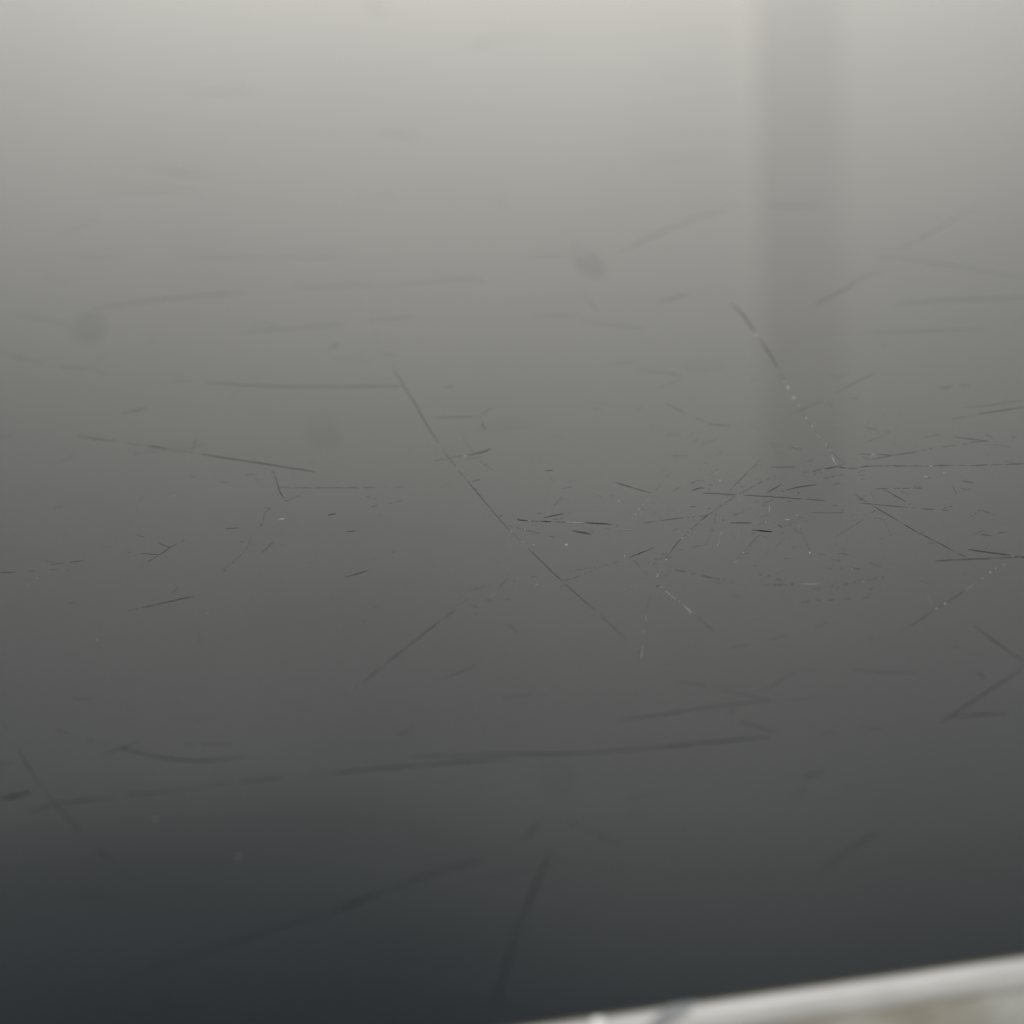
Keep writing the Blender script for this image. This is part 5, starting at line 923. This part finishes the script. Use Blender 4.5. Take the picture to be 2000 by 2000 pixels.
-14.57 46.86 -14.56 46.91 -17;-14.1 46.36 -14.09 46.41 -17
21.08 32.02 21.09 32.06 -11;21.4 31.9 21.41 31.94 -11
19.9 46.31 19.92 46.36 7;20.31 46.16 20.32 46.21 7
3.84 47.4 3.82 47.41 17;3.92 47.62 3.9 47.63 17
0.49 50.22 0.51 50.27 14;0.61 50.14 0.62 50.2 14
-20.44 44.67 -20.42 44.7 16;-20.38 44.48 -20.37 44.51 16
0 42.56 0.01 42.61 -14;0.29 42.66 0.3 42.71 -14
-5.86 54.57 -5.84 54.62 13;-5.74 54.39 -5.73 54.44 13
-16.89 58.49 -16.88 58.55 5;-16.62 58.22 -16.61 58.27 5
16.64 34.37 16.66 34.41 -9;16.98 34.06 17 34.1 -9
5.14 46.06 5.12 46.13 10;5.18 46.14 5.15 46.21 11;5.21 46.23 5.18 46.3 10
10.55 44.65 10.56 44.72 8;11.06 44.85 11.07 44.92 8
7.47 43.88 7.49 43.94 5;7.69 43.61 7.71 43.68 5
3.07 49.94 3.08 49.99 6;3.24 50.02 3.24 50.08 6
13.99 55.45 13.97 55.5 8;14.03 55.51 14 55.59 7;14.06 55.58 14.04 55.64 8
-28.21 48.12 -28.21 48.17 -19;-27.91 48.03 -27.91 48.08 -19
12.08 34.53 12.06 34.55 13;12.34 34.98 12.32 35.01 13
20.18 56.57 20.2 56.61 13;20.25 56.12 20.28 56.16 13
-18.29 49.64 -18.28 49.69 15;-18.12 49.44 -18.11 49.49 15
9.41 33.24 9.4 33.28 -15;9.81 33.83 9.81 33.87 -15
9.74 45.92 9.76 45.98 14;9.89 45.88 9.9 45.95 14
11.04 46.11 11.02 46.13 13;11.46 47.19 11.44 47.21 13
-0.27 52.32 -0.29 52.36 7;-0.18 52.52 -0.19 52.56 7
6.05 37.42 6.07 37.46 8;6.27 37.12 6.3 37.2 11;6.5 36.85 6.52 36.89 8
14.58 57.77 14.61 57.82 10;14.68 57.41 14.71 57.46 10
4.04 39.5 4.06 39.54 14;4.18 39.07 4.21 39.1 14
-3.54 41.03 -3.52 41.06 10;-3.51 40.84 -3.49 40.87 10
4.05 31.13 4.07 31.17 8;4.23 31 4.24 31.04 8
17.09 62.54 17.11 62.6 5;17.13 62.38 17.16 62.43 5
9.34 56.43 9.34 56.48 11;9.86 56.86 9.86 56.91 11
-1.03 131.16 -1.01 131.31 27;0.42 129.54 0.47 129.82 40;1.87 128.04 1.9 128.19 27
9.49 158.07 9.51 158.22 16;11.71 158.67 11.73 158.91 17;13.94 159.3 13.98 159.64 24;16.16 159.83 16.2 160.13 18;18.41 160.43 18.44 160.58 16
-10.77 11.09 -10.77 11.12 24;-8.99 11.1 -8.98 11.17 33;-8.06 11.3 -8.06 11.37 38;-7.13 11.52 -7.13 11.55 24
-16.57 151.04 -16.56 151.18 32;-13.77 149.23 -13.75 149.53 45;-10.96 148.04 -10.95 148.18 32
10.96 157.4 10.98 157.54 32;11.91 156.94 11.95 157.19 35;13 157.26 13.01 157.41 32
-14.9 85.97 -14.82 86.62 3;-14.09 84.92 -13.87 86.29 5;-13.21 84.04 -13.09 84.63 3
-3.02 62.16 -2.93 62.93 2;-1.22 61.5 -0.99 63.2 4;0.71 61.74 0.82 62.52 2
11.49 68.42 11.62 68.99 3;12.58 67.61 12.86 68.85 5;13.92 67.88 14.04 68.45 3
-10.31 77.5 -10.26 77.83 4;-9.15 76.6 -9.06 77.26 4;-7.94 76.15 -7.9 76.48 4
-23.91 64.6 -23.92 65.33 2;-21.59 64.44 -21.59 65.69 3;-19.26 64.64 -19.25 65.37 2
9.33 7.04 9.34 7.07 29;10.2 6.47 10.22 6.53 33;11.05 5.92 11.08 5.97 34;11.87 5.26 11.89 5.32 47;12.69 4.64 12.7 4.66 29
-28.45 110.52 -28.52 111.09 5;-26.68 112 -26.79 113.16 6;-24.94 113.65 -24.98 114.24 5"""
count = [0]
def strokes(name, text, parent):
    verts, faces, mi, dep = [], [], [], []
    for piece in text.replace('\n', '|').split('|'):
        st = [list(map(float, q.split())) for q in piece.split(';')]
        z = .0000020 + (count[0] % 16) * .0000003; count[0] += 1
        b0 = len(verts); pale = st[0][4] < 0
        for lx, ly, rx, ry, d in st:
            verts += [(lx / 1000, ly / 1000, z), (rx / 1000, ry / 1000, z)]; dep += [abs(d) / 100] * 2
        for i in range(len(st) - 1):
            k = b0 + 2 * i; faces.append((k, k + 1, k + 3, k + 2)); mi.append(1 if pale else 0)
    me = bpy.data.meshes.new(name); me.from_pydata(verts, [], faces); me.update()
    for p, m in zip(me.polygons, mi): p.material_index = m
    at = me.attributes.new('depth', 'FLOAT', 'POINT')
    for i, d in enumerate(dep): at.data[i].value = d
    # all faces must look up
    fl = bmesh.new(); fl.from_mesh(me)
    for f_ in fl.faces:
        f_.normal_update()
        if f_.normal.z < 0: f_.normal_flip()
    fl.to_mesh(me); fl.free()
    return put(name, me, [M_GROOVE, M_GLINT], parent)
for ln in BIG.split('\n'): strokes('scratch', ln, root)
o = strokes('fine_scratches', FINE, root); o['kind'] = 'stuff'
# faint dark discs added for camera-sensor dust spots
for i, (x, y, ra, rb, s) in enumerate([[9.62, 90.98, 1.15, 3.6, 0.1], [-26.16, 88.67, 1.29, 3.81, 0.085], [-12.16, 64.62, 1.16, 3.08, 0.05], [4.06, 176.68, 1.18, 5.04, 0.05], [-5.66, 19.01, 0.95, 1.93, 0.05], [9.52, 94.66, 0.61, 1.91, 0.03], [5.75, 107.98, 0.4, 1.33, 0.05]]):
    zz = .0000006 + i * .0000002; verts, faces, dep = [(x / 1000, y / 1000, zz)], [], [s]
    n, rr = 32, 8
    for j in range(1, rr + 1):
        t = j / rr
        for k in range(n):
            a = 2 * math.pi * k / n
            verts.append(((x + ra * t * 1.15 * math.cos(a)) / 1000, (y + rb * t * 1.15 * math.sin(a)) / 1000, zz))
            dep.append(s * max(0, min(1, (1 - t) * 2.6)))
    for k in range(n): faces.append((0, 1 + k, 1 + (k + 1) % n))
    for j in range(rr - 1):
        for k in range(n):
            a, b_ = 1 + j * n + k, 1 + j * n + (k + 1) % n; faces.append((a, a + n, b_ + n, b_))
    me = bpy.data.meshes.new('sensor_dust_spot'); me.from_pydata(verts, [], faces); me.update()
    at = me.attributes.new('depth', 'FLOAT', 'POINT')
    for q, d in enumerate(dep): at.data[q].value = d
    put('sensor_dust_spot', me, [M_GROOVE], root)
